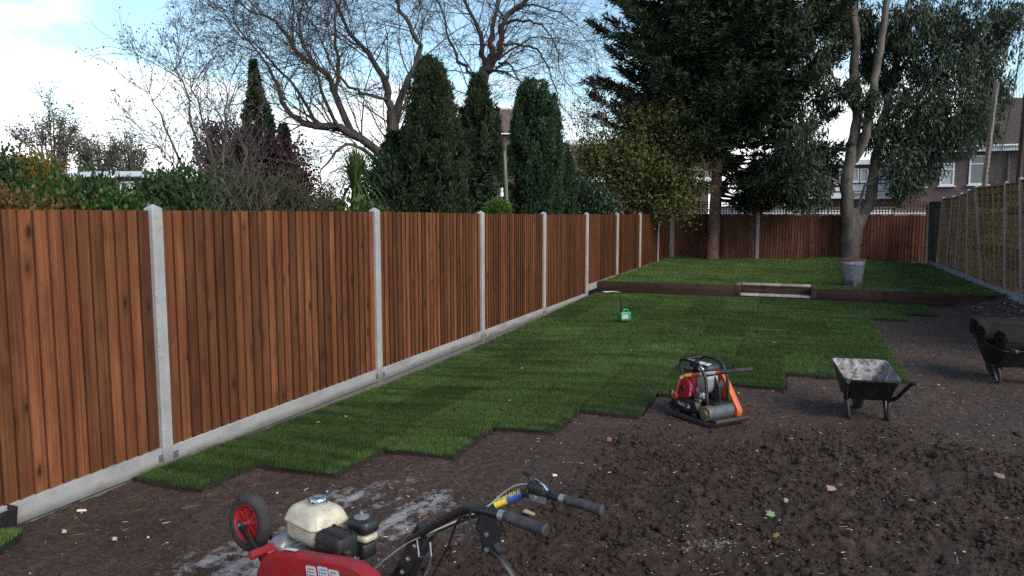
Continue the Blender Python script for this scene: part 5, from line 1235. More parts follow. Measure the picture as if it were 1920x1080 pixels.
MB_ = MB().tube([(0, 0, 0), (0.08, 0.01, 0.012), (0.16, -0.01, 0.008), (0.24, 0.01, 0.0)], [0.012, 0.028, 0.024, 0.008], 8, True, 0.5)
tag(MB_.build('glove', M_PURP, None, loc=(1.93, 17.52, 0.304)), 'small purple glove lying on top of the right-hand sleeper', 'glove')
def leaf_thing(label, x, y, s, mat, rz, tilt=0.5):
    P = [(0, -0.5, 0), (0.22, -0.25, .05), (0.5, -0.2, .0), (0.3, 0.05, .07), (0.42, 0.35, .02), (0.12, 0.25, .06), (0, 0.55, .02), (-0.12, 0.25, .06), (-0.42, 0.35, .0), (-0.3, 0.05, .06), (-0.5, -0.2, .02), (-0.22, -0.25, .05)]
    mb = MB(); mb.add([(0, 0, .1)] + [tuple(c for c in p) for p in P], [(0, i + 1, (i + 1) % 12 + 1) for i in range(12)]); mb.v = [(a * s, b * s, c * s) for a, b, c in mb.v]
    return tag(mb.build('fallen_leaf', mat, None, loc=(x, y, soil_z(x, y) + 0.03), rot=(tilt, 0.2, rz), smooth=True, fix=False), label, 'leaf', 'fallen leaves on the broken soil')
t = NT('leaf_green'); M_LG = t.fin((0.14, 0.24, 0.11), 0.6); t = NT('leaf_ochre'); M_LO = t.fin((0.33, 0.19, 0.04), 0.7); t = NT('leaf_tan'); M_LT = t.fin((0.32, 0.16, 0.07), 0.75)
def gp(px, py):   # where a photo pixel meets the soil
    a, b = W(px, py, 1.0), Vector((0, 0, CAM_H)); v = a - b; k = (0.02 - CAM_H) / v.z; return b + v * k
for lab, px, py, s, m in (('pale green lobed leaf standing out on the dark broken soil', 1445, 966, 0.075, M_LG), ('tan brown leaf stuck upright among the clods', 1598, 938, 0.062, M_LT), ('ochre yellow leaf near the pale splinters', 1455, 1017, 0.05, M_LO), ('orange leaf near the lower right of the soil', 1735, 1043, 0.045, M_LT)):
    p = gp(px, py); leaf_thing(lab, p.x, p.y, s, m, random.random() * 6, 0.9 if m is M_LT else 0.5)
def chip_thing(label, px, py, L, w, rz, mat, name='wood_offcut', cat='wood offcut', group='pale wood offcuts on the soil', h=0.012):
    p = gp(px, py); mb = MB(); mb.hexa([(-L / 2, -w / 2, 0), (L * .46, -w * .35, 0), (L / 2, w * .4, 0), (-L * .45, w / 2, 0), (-L * .46, -w * .45, h), (L * .44, -w * .3, h * .8), (L * .45, w * .33, h), (-L * .42, w * .42, h * 1.2)])
    return tag(mb.build(name, mat, None, loc=(p.x, p.y, soil_z(p.x, p.y) + 0.012), rot=(0.15, 0.12, rz), bevel=0.002), label, cat, group)
chip_thing('largest pale wood splinter just above the near handlebar grip', 992, 966, 0.085, 0.028, -0.2, M_CHIP)
chip_thing('short pale wood chip above the far handlebar', 1040, 893, 0.04, 0.022, 0.6, M_CHIP)
chip_thing('pale pinkish flat stone in the middle of the broken soil', 1557, 925, 0.07, 0.05, 0.4, paint('pink_stone', (0.36, 0.22, 0.16), 0.85), 'stone', 'stone', None, 0.02)
chip_thing('grey pink stone far right on the broken soil', 1872, 903, 0.075, 0.05, 0.1, paint('dull_stone', (0.22, 0.16, 0.15), 0.85), 'stone', 'stone', None, 0.02)
chip_thing('small pale rounded stone left of the pink flat stone', 1473, 940, 0.035, 0.03, 0.4, M_STONE, 'stone', 'stone', None, 0.02)
for lab, px, py in (('pale stone on the bare soil near the left fence', 213, 1008), ('white pebble on the bare soil farthest left', 120, 994)): chip_thing(lab, px, py, 0.035, 0.028, random.random() * 3, M_STONE, 'stone', 'stone', None, 0.02)
chip_thing('thin pale offcut lying by the left gravel board', 153, 955, 0.06, 0.016, 0.8, M_CHIP)
chip_thing('orange brown stone below the turf corner left of the compactor', 1142, 827, 0.045, 0.04, 0.3, paint('rusty_stone', (0.24, 0.10, 0.055), 0.85), 'stone', 'stone', None, 0.025)
# turf offcut and dark tub at the left edge
p = gp(-12, 1018); oc = thing('turf_offcut', 'small green turf offcut lying at the bottom left edge', 'turf', (p.x, p.y, 0.0), 0.4)
MB().prism([(-0.2, -0.16), (0.12, -0.13), (0.1, 0.1), (-0.02, 0.17), (-0.2, 0.14)], 0.0, 0.032).build('slab', M_SLAB, oc, smooth=False)
n = 2600; Pn = np.stack([rng.uniform(-.19, .10, n), rng.uniform(-.14, .13, n), np.full(n, .03)], 1); leaves('grass', Pn, np.array([0, 0, 1.0]) + .45 * sph(n), 0.035, 0.004, M_GRASS2, oc)
p = gp(-8, 1004); 
tag(MB().loft([[(x, y, z) for x, y in rrect(w, w, 0.03)] for w, z in ((0.14, 0), (0.16, 0.02), (0.18, 0.15), (0.165, 0.155), (0.15, 0.03))]).build('plant_pot', M_BLACKP, None, loc=(p.x - 0.06, p.y + 0.05, 0.0)), 'black plastic pot cut off by the left edge beside the fence', 'pot')
# ---------------------------------------------------------------- machines: materials
M_RED = paint('red_paint', (0.37, 0.008, 0.016), 0.38, 0, (0.075, 0.03, 0.028), 0.7, 8, 0.04)
M_ORANGE = paint('orange_paint', (0.62, 0.115, 0.018), 0.4, 0, (0.16, 0.08, 0.05), 0.4, 9, 0.02)
M_BLACK = paint('black_paint', (0.014, 0.014, 0.016), 0.4, 0, (0.07, 0.055, 0.048), 0.45, 9, 0.05)
M_STEELD = paint('muddy_steel', (0.055, 0.048, 0.045), 0.6, 0.3, (0.075, 0.055, 0.046), 0.8, 7, 0.2)
M_GREYCAST = paint('grey_casting', (0.085, 0.10, 0.12), 0.55, 0.2, (0.06, 0.052, 0.048), 0.75, 20, 0.25)
M_ALU = paint('aluminium_casting', (0.40, 0.40, 0.41), 0.45, 0.7, (0.12, 0.10, 0.09), 0.6, 14, 0.1)
M_SILVERP = paint('silver_tank', (0.42, 0.43, 0.45), 0.4, 0.35, (0.2, 0.19, 0.18), 0.3, 8, 0.02)
M_CREAM = paint('cream_tank', (0.62, 0.555, 0.42), 0.35, 0, (0.12, 0.085, 0.055), 0.5, 26, 0.02)
M_CHROME = paint('chrome_cap', (0.62, 0.66, 0.70), 0.16, 1.0, (0.3, 0.27, 0.25), 0.35, 30, 0.02)
M_RUBBER = paint('tyre_rubber', (0.022, 0.021, 0.022), 0.8, 0, (0.075, 0.060, 0.053), 0.85, 7, 0.2)
M_GRIP = paint('worn_grip', (0.030, 0.029, 0.032), 0.65, 0, (0.10, 0.088, 0.082), 0.75, 18, 0.15)
M_REDPL = paint('red_plastic', (0.40, 0.012, 0.016), 0.45, 0, (0.15, 0.05, 0.045), 0.5, 8, 0.02)
M_REDENG = paint('crimson_shroud', (0.36, 0.010, 0.028), 0.42, 0, (0.14, 0.05, 0.045), 0.3, 8, 0.02)
M_CABLE = paint('grey_cable', (0.30, 0.30, 0.31), 0.6, 0, (0.15, 0.14, 0.13), 0.4, 20)
M_BRASS = paint('zinc_gold_flange', (0.26, 0.215, 0.13), 0.5, 0.5, (0.10, 0.08, 0.065), 0.6, 16)
M_EXH = paint('exhaust_guard', (0.020, 0.019, 0.02), 0.6, 0.2, (0.14, 0.075, 0.05), 0.45, 10, 0.1)
def text(name, body, size, mat, parent, M, ex=0.0004):
    c = bpy.data.curves.new(name, 'FONT'); c.body = body; c.size = size; c.extrude = ex; c.align_x = 'CENTER'; c.align_y = 'CENTER'; c.materials.append(mat); c.resolution_u = 2
    o = bpy.data.objects.new(name, c); COL.objects.link(o); me = bpy.data.meshes.new_from_object(o.evaluated_get(bpy.context.evaluated_depsgraph_get())); bpy.data.objects.remove(o)
    o = link(name, me, parent); o.matrix_local = M; return o
def facing(loc, normal, right):
    """a flat sign at loc whose face looks along normal, its reading direction along right"""
    x = Vector(right).normalized(); z = Vector(normal).normalized(); y = z.cross(x)
    return Matrix(((x.x, y.x, z.x, loc[0]), (x.y, y.y, z.y, loc[1]), (x.z, y.z, z.z, loc[2]), (0, 0, 0, 1)))
def rbox(mb, c, d, r=0.02, n=3, dome=0.0, taper=1.0):
    """a box with rounded upright corners and softened top and bottom rims"""
    x, y, z = d; e = min(r, z / 3)
    rings = [[(c[0] + a * k, c[1] + b * k, c[2] - z / 2 + h) for a, b in rrect(x, y, r, n)] for h, k in ((0, 1 - 2 * e / x), (e * .4, 1 - e * .6 / x), (e, 1), (z - e, taper), (z - e * .35, taper * (1 - e * .7 / x)), (z, taper * (1 - 2.4 * e / x)))]
    if dome: rings.append([(c[0] + (a - c[0]) * .5, c[1] + (b - c[1]) * .5, h + dome) for a, b, h in rings[-1]])
    return mb.loft(rings)

# ---------------------------------------------------------------- the rotavator in the foreground
po = HW(-0.846, 3.1, 0)
rot = thing('rotavator', 'red petrol rotavator with cream tank and long black handlebars in the foreground', 'rotavator', (po.x, po.y, 0), YAW - R(36))
body = MB(); rbox(body, (0.06, -0.02, 0.31), (0.62, 0.24, 0.09), 0.03); body.box((0.13, 0.0, 0.21), (0.16, 0.10, 0.14)); body.build('chassis', M_BLACK, rot)
cov = MB().prism([(-0.16, 0.26), (-0.145, 0.38), (-0.125, 0.455), (-0.085, 0.52), (-0.03, 0.548), (0.075, 0.582), (0.39, 0.637), (0.47, 0.642), (0.545, 0.625), (0.605, 0.575), (0.645, 0.49), (0.65, 0.30), (0.60, 0.16), (0.4, 0.10), (0.05, 0.12), (-0.10, 0.17)], 0.0, 0.065, axisM((0, -0.15, 0), (0, -1, 0), (1, 0, 0)))
co = cov.build('belt_cover', M_RED, rot, bevel=0.012, seg=3)
MB().prism([(-0.10, 0.20), (-0.03, 0.33), (0.3, 0.42), (0.62, 0.42), (0.62, 0.2), (0.3, 0.13)], 0.0, 0.006, axisM((0, -0.218, -0.005), (0, -1, 0), (1, 0, 0))).build('cover_rib', M_RED, co, bevel=.002)
sl = 0.17
for u, z, w, hgt, style in ((0.235, 0.552, 0.060, 0.050, 0), (0.308, 0.552, 0.058, 0.085, 1), (0.372, 0.558, 0.058, 0.085, 2), (0.44, 0.552, 0.06, 0.06, 3)):
    Mx = facing((u, -0.2165, z), (0, -1, 0), (math.cos(sl), 0, math.sin(sl)))
    lb = MB().prism(rrect(w, hgt, 0.006, 2), 0, 0.0012, Mx).build('warning_sticker', M_LABEL, co, smooth=False)
    tx = MB(); k = 0
    y = hgt / 2 - 0.012
    rp = MB(); bp = MB()
    while y > -hgt / 2 + 0.006:
        x = -w / 2 + (0.016 if k else 0.012); tgt = rp if (style + k // 2) % 2 == 0 else bp
        while x < w / 2 - 0.012:
            ww = random.uniform(0.004, 0.010); tgt.add([(x, y - .0024, .0016), (x + ww, y - .0024, .0016), (x + ww, y + .0024, .0016), (x, y + .0024, .0016)], [(0, 1, 2, 3)], Mx); x += ww + 0.002
        if k: (bp if style else rp).add([(-w / 2 + .008 + .004 * math.cos(q * .785), y + .004 * math.sin(q * .785), .0016) for q in range(8)], [tuple(range(8))], Mx)
        y -= 0.0125; k += 1
    rp.build('red_print', M_REDP, lb, smooth=False, fix=False)
    if bp.v: bp.build('blue_print', M_BLUP, lb, smooth=False, fix=False)
MB().prism(rrect(0.075, 0.02, .004, 2), 0, 0.001, facing((0.07, -0.182, 0.5865), (-0.17, 0, 1), (1, 0, 0.17))).build('worn_sticker', M_LABEL, co, smooth=False)
# front lifting bar
bar = MB().tube([(-0.135, -0.235, 0.522), (-0.165, -0.02, 0.502)], 0.0185, 16); bar.box((-0.148, -0.135, 0.465), (0.045, 0.05, 0.11), (0, 0.25, 0)); bar.box((-0.12, -0.06, 0.48), (0.045, 0.035, 0.06), (0, 0.25, 0)); bar.build('lifting_bar', M_RED, rot, bevel=0.004)
MB().lathe([(0.0, 0), (0.011, 0), (0.011, 0.01), (0.006, 0.014), (0, 0.014)], 8, axisM((-0.16, -0.16, 0.415), (0, -1, 0))).build('bolt', M_ZINC, rot)
# the transport wheel, swung up in front
wc = Vector((-0.605, 0.062, 0.443)); wr = 0.137
tyre = [(0.086, -0.022), (0.094, -0.029), (0.112, -0.032), (0.128, -0.029), (wr, -0.019), (wr + 0.002, 0), (wr, 0.019), (0.128, 0.029), (0.112, 0.032), (0.094, 0.029), (0.086, 0.022), (0.083, 0)]
WM = axisM(wc + Vector((0.01, 0.02, 0)), (0.02, -1, 0.12), (1, 0, 0))
whl = MB(); rg = [[WM @ Vector((r * math.cos(a), r * math.sin(a), h)) for r, h in tyre] for a in np.linspace(0, 2 * math.pi, 40, endpoint=False)]
whl.loft(rg, closed=True); wheel = whl.build('wheel', M_RUBBER, rot)
rim = MB().lathe([(0.0, 0.020), (0.018, 0.022), (0.020, 0.012), (0.026, 0.008), (0.070, 0.004), (0.080, 0.020), (0.087, 0.030), (0.0895, 0.030), (0.0865, 0.0), (0.07, -0.012), (0.0, -0.012)], 36, WM)
for k in range(10): a = k * 0.628; rim.box(WM @ Vector((0.047 * math.cos(a), 0.047 * math.sin(a), 0.011)), (0.052, 0.016, 0.005), (0, -a, 0))
rim.build('rim', M_REDPL, wheel)
MB().lathe([(0, 0.070), (0.0105, 0.070), (0.0105, 0.056), (0.009, 0.054), (0.009, 0.0), (0, 0)], 10, WM).build('axle_bolt', M_ZINC, wheel)
st = MB()
for v in (0.026, 0.142):
    a, b = Vector((-0.598, v, 0.443)), Vector((-0.405, v * .8, 0.318)); c = Vector((-0.16, v * .4 + .02, 0.31))
    for p, q in ((a + (a - b).normalized() * .02, b), (b, c)):
        dv = (q - p); mid = (p + q) / 2; st.box(mid, (dv.length + .01, 0.012, 0.036), (0, -math.atan2(dv.z, dv.x), math.atan2(dv.y, dv.x)))
st.build('wheel_strut', M_BLACK, rot, bevel=0.002)
# engine
eng = MB(); rbox(eng, (0.0, 0.01, 0.44), (0.24, 0.20, 0.16), 0.03)
for k in range(7): eng.box((0.17, -0.02, 0.41 + 0.017 * k), (0.13, 0.15, 0.005))
eng.lathe([(0.0, 0.05), (0.05, 0.05), (0.062, 0.04), (0.066, 0), (0.07, 0.0), (0.07, -.03), (0, -.03)], 20, axisM((0.28, -0.10, 0.485), (0, -1, 0)))
eng.build('engine_block', M_ALU, rot)
rec = MB(); rbox(rec, (-0.145, -0.02, 0.50), (0.10, 0.19, 0.10), 0.03, dome=0.012); rec.build('recoil_housing', M_ALU, rot)
low = MB(); cen = (0.001, 0.003); T5 = R(-5)
def tring(w, d, r, z, lift=0.0):
    w, d, r = w * 0.90, d * 0.90, r * 0.9
    return [(cen[0] + x * math.cos(T5) - y * math.sin(T5), cen[1] + x * math.sin(T5) + y * math.cos(T5), z) for x, y in rrect(w, d, r, 6)]
low.loft([tring(0.20, 0.15, 0.03, 0.552), tring(0.235, 0.18, 0.036, 0.559), tring(0.252, 0.196, 0.04, 0.577), tring(0.258, 0.202, 0.044, 0.632)])
low.build('tank_skirt', M_CREAM, rot, ang=60)
tk = MB().loft([tring(0.258, 0.202, 0.044, 0.6325), tring(0.273, 0.217, 0.048, 0.634), tring(0.275, 0.219, 0.048, 0.640), tring(0.267, 0.211, 0.048, 0.646), tring(0.258, 0.202, 0.05, 0.660), tring(0.247, 0.191, 0.052, 0.675), tring(0.228, 0.172, 0.052, 0.688), tring(0.195, 0.14, 0.044, 0.697), tring(0.10, 0.07, 0.03, 0.701)])
tank = tk.build('fuel_tank', M_CREAM, rot, ang=70)
Mc = Matrix.Translation((0.0, 0.015, -0.027))
cap = MB().lathe([(0.047, 0.718), (0.047, 0.724), (0.039, 0.727), (0.0405, 0.732), (0.0405, 0.750), (0.037, 0.755), (0.028, 0.7565), (0.012, 0.754), (0.0, 0.7545)], 32, Mc)
for k in range(16): a = k * .3927; cap.box((0.0 + 0.0405 * math.cos(a), 0.015 + 0.0405 * math.sin(a), 0.714), (0.004, 0.008, 0.016), (0, 0, a))
cap.build('fuel_cap', M_CHROME, tank)
# exhaust guard with slots
mf = MB(); rbox(mf, (0.205, -0.062, 0.602), (0.155, 0.110, 0.108), 0.02); mu = mf.build('exhaust_guard', M_EXH, rot)
slt = MB()
for i in range(3):
    for j in range(3): slt.box((0.155 + 0.05 * i, -0.1175, 0.575 + 0.022 * j), (0.036, 0.004, 0.006), (0, 0.25, 0))
for i in range(8): slt.box((0.155 + 0.018 * i, -0.09, 0.6585), (0.007, 0.022, 0.003), (0, 0, 0.5))
for i in range(4): slt.box((0.155 + 0.036 * i, -0.03, 0.6585), (0.016, 0.012, 0.003))
slt.build('slot', paint('slot_dark', (0.006, 0.006, 0.006), 0.9, amount=0.1), mu, smooth=False)
ob = MB(); rbox(ob, (0.31, -0.1, 0.60), (0.028, 0.028, 0.04), 0.006); ob.build('exhaust_outlet', M_BLACK, mu)
# air filter
fl = MB(); rbox(fl, (0.212, 0.075, 0.640), (0.130, 0.095, 0.064), 0.026); fil = fl.build('air_filter', M_BLACKP, rot)
fb = MB(); rbox(fb, (0.212, 0.075, 0.592), (0.115, 0.082, 0.032), 0.02); fb.build('filter_base', M_CREAM, fil)
fc = MB(); rbox(fc, (0.212, 0.07, 0.54), (0.105, 0.078, 0.07), 0.015); fc.build('carburettor_cover', M_BLACKP, rot)
MB().lathe([(0.033, 0.686), (0.033, 0.690), (0.022, 0.694), (0.0, 0.694)], 24, Matrix.Translation((0.210, 0.072, -0.015))).lathe([(0.006, 0.692), (0.009, 0.7), (0.007, 0.71), (0, 0.712)], 8, Matrix.Translation((0.210, 0.072, -0.015))).build('filter_knob', M_ALU, fil)
# handlebars
stem = MB()
for a, b, w in (((0.36, -0.03, 0.30), (0.585, -0.045, 0.60), 0.06), ((0.585, -0.045, 0.60), (0.690, -0.05, 0.785), 0.05)):
    a, b = Vector(a), Vector(b); dv = b - a; stem.box((a + b) / 2, (0.07, w, dv.length + .01), (0, math.atan2(dv.x, dv.z), 0))
stm = stem.build('handle_stem', M_BLACK, rot, bevel=0.004)
for z, x in ((0.60, 0.60), (0.66, 0.632), (0.72, 0.668)): MB().lathe([(0, 0), (0.0095, 0), (0.0095, 0.008), (0.005, 0.011), (0, 0.011)], 6, axisM((x - .012, -0.072, z), (0, -1, 0))).build('bolt', M_ZINC, stm)
def curve(pts, sub=6):
    P, _ = limb(np.array(pts, float), 1, 1, sub); return [tuple(p) for p in P]
nb = curve([(0.60, -0.055, 0.715), (0.66, -0.07, 0.757), (0.79, -0.125, 0.849), (0.97, -0.20, 0.968), (1.04, -0.228, 1.006), (1.095, -0.24, 1.021), (1.185, -0.243, 1.026), (1.33, -0.245, 1.020)])
fb_ = curve([(0.60, -0.02, 0.715), (0.65, 0.01, 0.745), (0.74, 0.075, 0.79), (0.87, 0.155, 0.862), (0.955, 0.195, 0.905), (1.0, 0.203, 0.918), (1.05, 0.205, 0.922), (1.27, 0.205, 0.917)])
bars = MB().tube(nb, 0.0145, 14).tube(fb_, 0.0145, 14).tube([(0.70, -0.085, 0.781), (0.70, 0.045, 0.77)], 0.012, 10); hb = bars.build('handlebar', M_BLACK, rot)
def grip(p, q, rad, name='grip'):
    p, q = Vector(p), Vector(q); L = (q - p).length
    return MB().lathe([(0.0145, -0.012), (rad * .92, -0.012), (rad * .92, 0), (rad, 0.003)] + [(rad - 0.0012 * (k % 2), 0.01 + (L - 0.03) * k / 14) for k in range(15)] + [(rad, L - .014), (rad * 1.06, L - 0.012), (rad * 1.06, L), (rad * .8, L + .004), (0, L + .004)], 20, axisM(p, q - p)).build(name, M_GRIP, rot)
grip((1.208, -0.243, 1.0255), (1.345, -0.245, 1.0195), 0.0185); grip((1.145, 0.205, 0.920), (1.285, 0.205, 0.9165), 0.0185)
for a, b in (((1.175, -0.243, 1.0255), (1.197, -0.243, 1.0255)), ((1.112, 0.205, 0.9205), (1.134, 0.205, 0.9203))): MB().tube([a, b], 0.0165, 14).build('collar', M_ALU, rot)
th_ = MB(); rbox(th_, (1.03, 0.185, 0.945), (0.085, 0.045, 0.045), 0.015); th_.box((1.03, 0.168, 0.918), (0.09, 0.012, 0.02)); thr = th_.build('throttle_lever', M_BLACKP, rot)
MB().tube([(1.0, 0.19, 0.96), (0.985, 0.185, 0.985), (0.965, 0.18, 0.994), (0.985, 0.18, 0.997), (1.005, 0.18, 0.992)], [0.007, 0.006, 0.008, 0.008, 0.006], 8).build('lever', M_BLACKP, thr)
cl = MB().box((1.045, 0.158, 0.916), (0.07, 0.006, 0.022)); cl.lathe([(0, 0), (0.012, 0), (0.012, 0.008), (0, 0.008)], 10, axisM((1.03, 0.158, 0.918), (0, -1, 0))); cl.build('clamp', M_ZINC, thr)
MB().tube([(1.005, 0.20, 0.968), (1.03, 0.185, 0.972), (1.065, 0.175, 0.966), (1.08, 0.172, 0.952)], 0.005, 8).build('lever_edge', M_CHROME, thr)
# clutch lever below the near grip
ck = MB().prism([(-0.03, 0.0), (0.045, 0.0), (0.05, -0.03), (0.03, -0.085), (0.055, -0.105), (0.02, -0.125), (-0.02, -0.12), (-0.03, -0.06)], -0.012, 0.012, axisM((1.13, -0.24, 1.012), (0, -1, 0), (1, 0, 0))).build('clutch_bracket', M_BLACK, rot, bevel=.002)
for z in (0.955, 0.905): MB().lathe([(0, 0), (0.008, 0), (0.008, 0.006), (0, 0.007)], 8, axisM((1.133, -0.253, z), (0, -1, 0))).build('bolt', M_ZINC, ck)
MB().tube(curve([(1.135, -0.24, 0.91), (1.18, -0.242, 0.89), (1.23, -0.245, 0.845), (1.265, -0.247, 0.79)]), [0.014] * 10 + [0.012] * 5 + [0.010] * 3 + [0.006], 8, True, 0.45).build('clutch_lever', M_BLACK, ck)
for nm, mt, r_, P in (('throttle_cable', M_CABLE, 0.0032, [(0.31, -0.06, 0.575), (0.36, -0.08, 0.555), (0.42, -0.09, 0.56), (0.52, -0.09, 0.64), (0.61, -0.08, 0.715), (0.72, -0.08, 0.785), (0.84, 0.10, 0.85), (0.88, 0.155, 0.895), (0.93, 0.17, 0.935), (0.98, 0.18, 0.952), (1.01, 0.185, 0.95)]),
                      ('clutch_cable', M_BLACK, 0.004, [(1.105, -0.24, 0.935), (1.08, -0.235, 0.955), (1.08, -0.23, 0.99), (1.03, -0.22, 0.975), (0.96, -0.19, 0.93), (0.90, -0.17, 0.82), (0.83, -0.15, 0.72), (0.76, -0.12, 0.60), (0.68, -0.09, 0.48), (0.55, -0.05, 0.38)])):
    MB().tube(curve(P, 5), r_, 8).build(nm, mt, rot)
MB().tube(curve([(1.10, -0.245, 0.94), (1.07, -0.25, 0.965), (1.065, -0.25, 1.005), (1.095, -0.243, 1.025)], 4), 0.004, 6).build('cable_loop', M_BLACK, rot)
# spring clip and chain on the stem
clp = MB().tube([(0.672, -0.082, 0.77), (0.70, -0.10, 0.70), (0.765, -0.105, 0.725), (0.745, -0.09, 0.765)], 0.0032, 6)
cp_ = [Vector((0.745, -0.09, 0.765)).lerp(Vector((0.70, -0.09, 0.58)), k / 14) + Vector((0.012 * math.sin(k * .5), 0, -0.04 * math.sin(math.pi * k / 14))) for k in range(15)]
for k in range(14): clp.tube([cp_[k], cp_[k].lerp(cp_[k + 1], .8)], 0.0028 if k % 2 else 0.0042, 5)
clp.build('spring_clip', M_ZINC, stm)
# hire sticker wrapped on the far handlebar
def along(path, t):
    t = t * (len(path) - 1); i = min(int(t), len(path) - 2); return Vector(path[i]).lerp(Vector(path[i + 1]), t - i)
sA, sB, sC, sD = along(fb_, 0.415), along(fb_, 0.47), along(fb_, 0.565), along(fb_, 0.60)
for a, b, m in ((sA, sB, M_YELP), (sB, sC, M_BLUP), (along(fb_, 0.635), along(fb_, 0.668), M_YELP)):
    MB().tube([a, b], 0.0155, 16, False).build('hire_sticker', m, hb)
dirv = (sC - sA).normalized(); nrm = Vector((-0.45, -0.75, 0.55)); nrm = (nrm - dirv * nrm.dot(dirv)).normalized()
text('sticker_lettering', 'HIRE', 0.030, M_YELP, hb, facing((sB + sC) / 2 + nrm * 0.0155, nrm, dirv))
text('sticker_lettering', 'tool', 0.020, M_BLUP, hb, facing((sA + sB) / 2 + nrm * 0.0155, nrm, dirv))
# tines under the machine
tn = MB().tube([(0.12, -0.28, 0.17), (0.12, 0.28, 0.17)], 0.02, 10)
for v in (-0.24, -0.13, 0.13, 0.24):
    for k in range(4):
        a = k * math.pi / 2 + v * 3; tn.box((0.12 + 0.075 * math.cos(a), v, 0.17 + 0.075 * math.sin(a)), (0.15, 0.01, 0.045), (0, -a, 0)); tn.box((0.12 + 0.145 * math.cos(a), v + .02, 0.17 + 0.145 * math.sin(a)), (0.02, 0.05, 0.045), (0, -a, 0))
tn.build('tines', M_STEELD, rot, bevel=.002)
MB().tube([(0.52, -0.02, 0.36), (0.60, -0.02, 0.20), (0.63, -0.02, 0.0)], 0.018, 8).build('depth_skid', M_BLACK, rot)

# ---------------------------------------------------------------- the plate compactor
po = HW(1.835, 6.93, 0)
cpt = thing('plate_compactor', 'orange and black plate compactor with red engine standing by the turf edge', 'compactor', (po.x, po.y, 0.008), YAW - R(60))
pl = MB(); prof = [(-0.335, 0.085), (-0.31, 0.035), (-0.27, 0.008), (0.27, 0.0), (0.32, 0.02), (0.355, 0.062)]
pl.loft([[(x, -0.21, z), (x, 0.21, z), (x - (0.006 if z > .03 else 0), 0.21, z + 0.016), (x - (0.006 if z > .03 else 0), -0.21, z + 0.016)] for x, z in prof])
for y in (-0.2, 0.2): pl.loft([[(x, y - .01, z + .015), (x, y + .01, z + .015), (x, y + .01, z + 0.034), (x, y - .01, z + 0.034)] for x, z in prof[:-1]])
pl.build('base_plate', M_STEELD, cpt, bevel=0.003)
bp_ = MB(); bp_.prism([(-0.30, 0.0), (-0.27, 0.085), (0.03, 0.085), (0.07, 0.0), (0.05, -0.035), (-0.25, -0.03)], -0.17, 0.17, axisM((0, 0, 0.10), (0, 1, 0), (1, 0, 0)) @ Matrix.Scale(-1, 4, (0, 1, 0)))
eb = bp_.build('engine_bed', M_BLACK, cpt, bevel=0.008, seg=2)
for x in (-0.22, 0.01):
    for y in (-0.14, 0.14): MB().lathe([(0.03, 0.02), (0.036, 0.035), (0.03, 0.06), (0.03, 0.07)], 12, Matrix.Translation((x, y, 0))).build('rubber_mount', M_BLACKP, eb)
pp = MB().prism(rrect(0.20, 0.046, .006, 2), 0, 0.003, facing((-0.12, -0.171, 0.128), (0, -1, 0), (1, 0, -0.08))).build('name_plate', paint('plate_print', (0.05, 0.05, 0.055), 0.5, 0, (0.09, 0.08, 0.07), 0.3, 10), eb, smooth=False)
text('plate_lettering', 'Belle', 0.048, M_LABEL, pp, facing((-0.14, -0.1742, 0.127), (0, -1, 0), (1, 0, -0.08)))
MB().prism([(-0.02, -0.018), (0.006, -0.018), (0.02, 0), (0.006, 0.018), (-0.02, 0.018), (-0.006, 0)], 0, 0.0008, facing((-0.045, -0.1745, 0.121), (0, -1, 0), (1, 0, -0.08))).build('plate_logo', M_LABEL, pp, smooth=False)
ex_ = MB().lathe([(0.0, -0.005), (0.056, -0.005), (0.068, 0.005), (0.071, 0.012), (0.071, 0.29), (0.064, 0.296), (0, 0.296)], 28, axisM((0.175, -0.165, 0.105), (0, 1, 0))).build('exciter_drum', M_GREYCAST, cpt)
fm = MB().lathe([(0.0, 0.03), (0.028, 0.03), (0.034, 0.022), (0.04, 0.016), (0.07, 0.014), (0.07, 0.0), (0, 0.0)], 24, axisM((0.175, -0.165, 0.105), (0, -1, 0)))
for k in range(6): a = k * 1.047; fm.lathe([(0, 0.022), (0.009, 0.022), (0.009, 0.01), (0, 0.01)], 6, axisM((0.175 + 0.056 * math.cos(a), -0.165, 0.105 + 0.056 * math.sin(a)), (0, -1, 0)))
fm.build('flange', M_BRASS, ex_)
MB().box((0.175, 0, 0.028), (0.16, 0.24, 0.04)).build('exciter_foot', M_STEELD, cpt, bevel=.004)
eg = MB(); rbox(eg, (-0.10, 0.01, 0.255), (0.20, 0.22, 0.15), 0.03); eg.build('engine_block', M_ALU, cpt)
for k in range(5): pass
rd = MB(); rbox(rd, (-0.115, -0.085, 0.315), (0.19, 0.10, 0.23), 0.045); rd.build('cooling_shroud', M_REDENG, cpt)
RM = axisM((-0.125, -0.135, 0.285), (0, -1, 0), (1, 0, 0))
rc = MB().lathe([(0.105, 0.0), (0.105, 0.02), (0.095, 0.034), (0.06, 0.043), (0.03, 0.046), (0.0, 0.046)], 32, RM)
for k in range(14): a = k * 0.4488; rc.box(RM @ Vector((0.072 * math.cos(a), 0.072 * math.sin(a), 0.040)), (0.048, 0.010, 0.007), (0, -a, 0))
rcl = rc.build('recoil_cover', M_REDENG, cpt)
MB().lathe([(0.0, 0.052), (0.024, 0.052), (0.027, 0.045), (0, .045)], 20, RM).build('recoil_badge', M_BLACKP, rcl)
MB().box(RM @ Vector((0.085, -0.02, 0.032)), (0.018, 0.006, 0.075), (0, 0.1, 0)).build('recoil_label', M_LABEL, rcl, smooth=False)
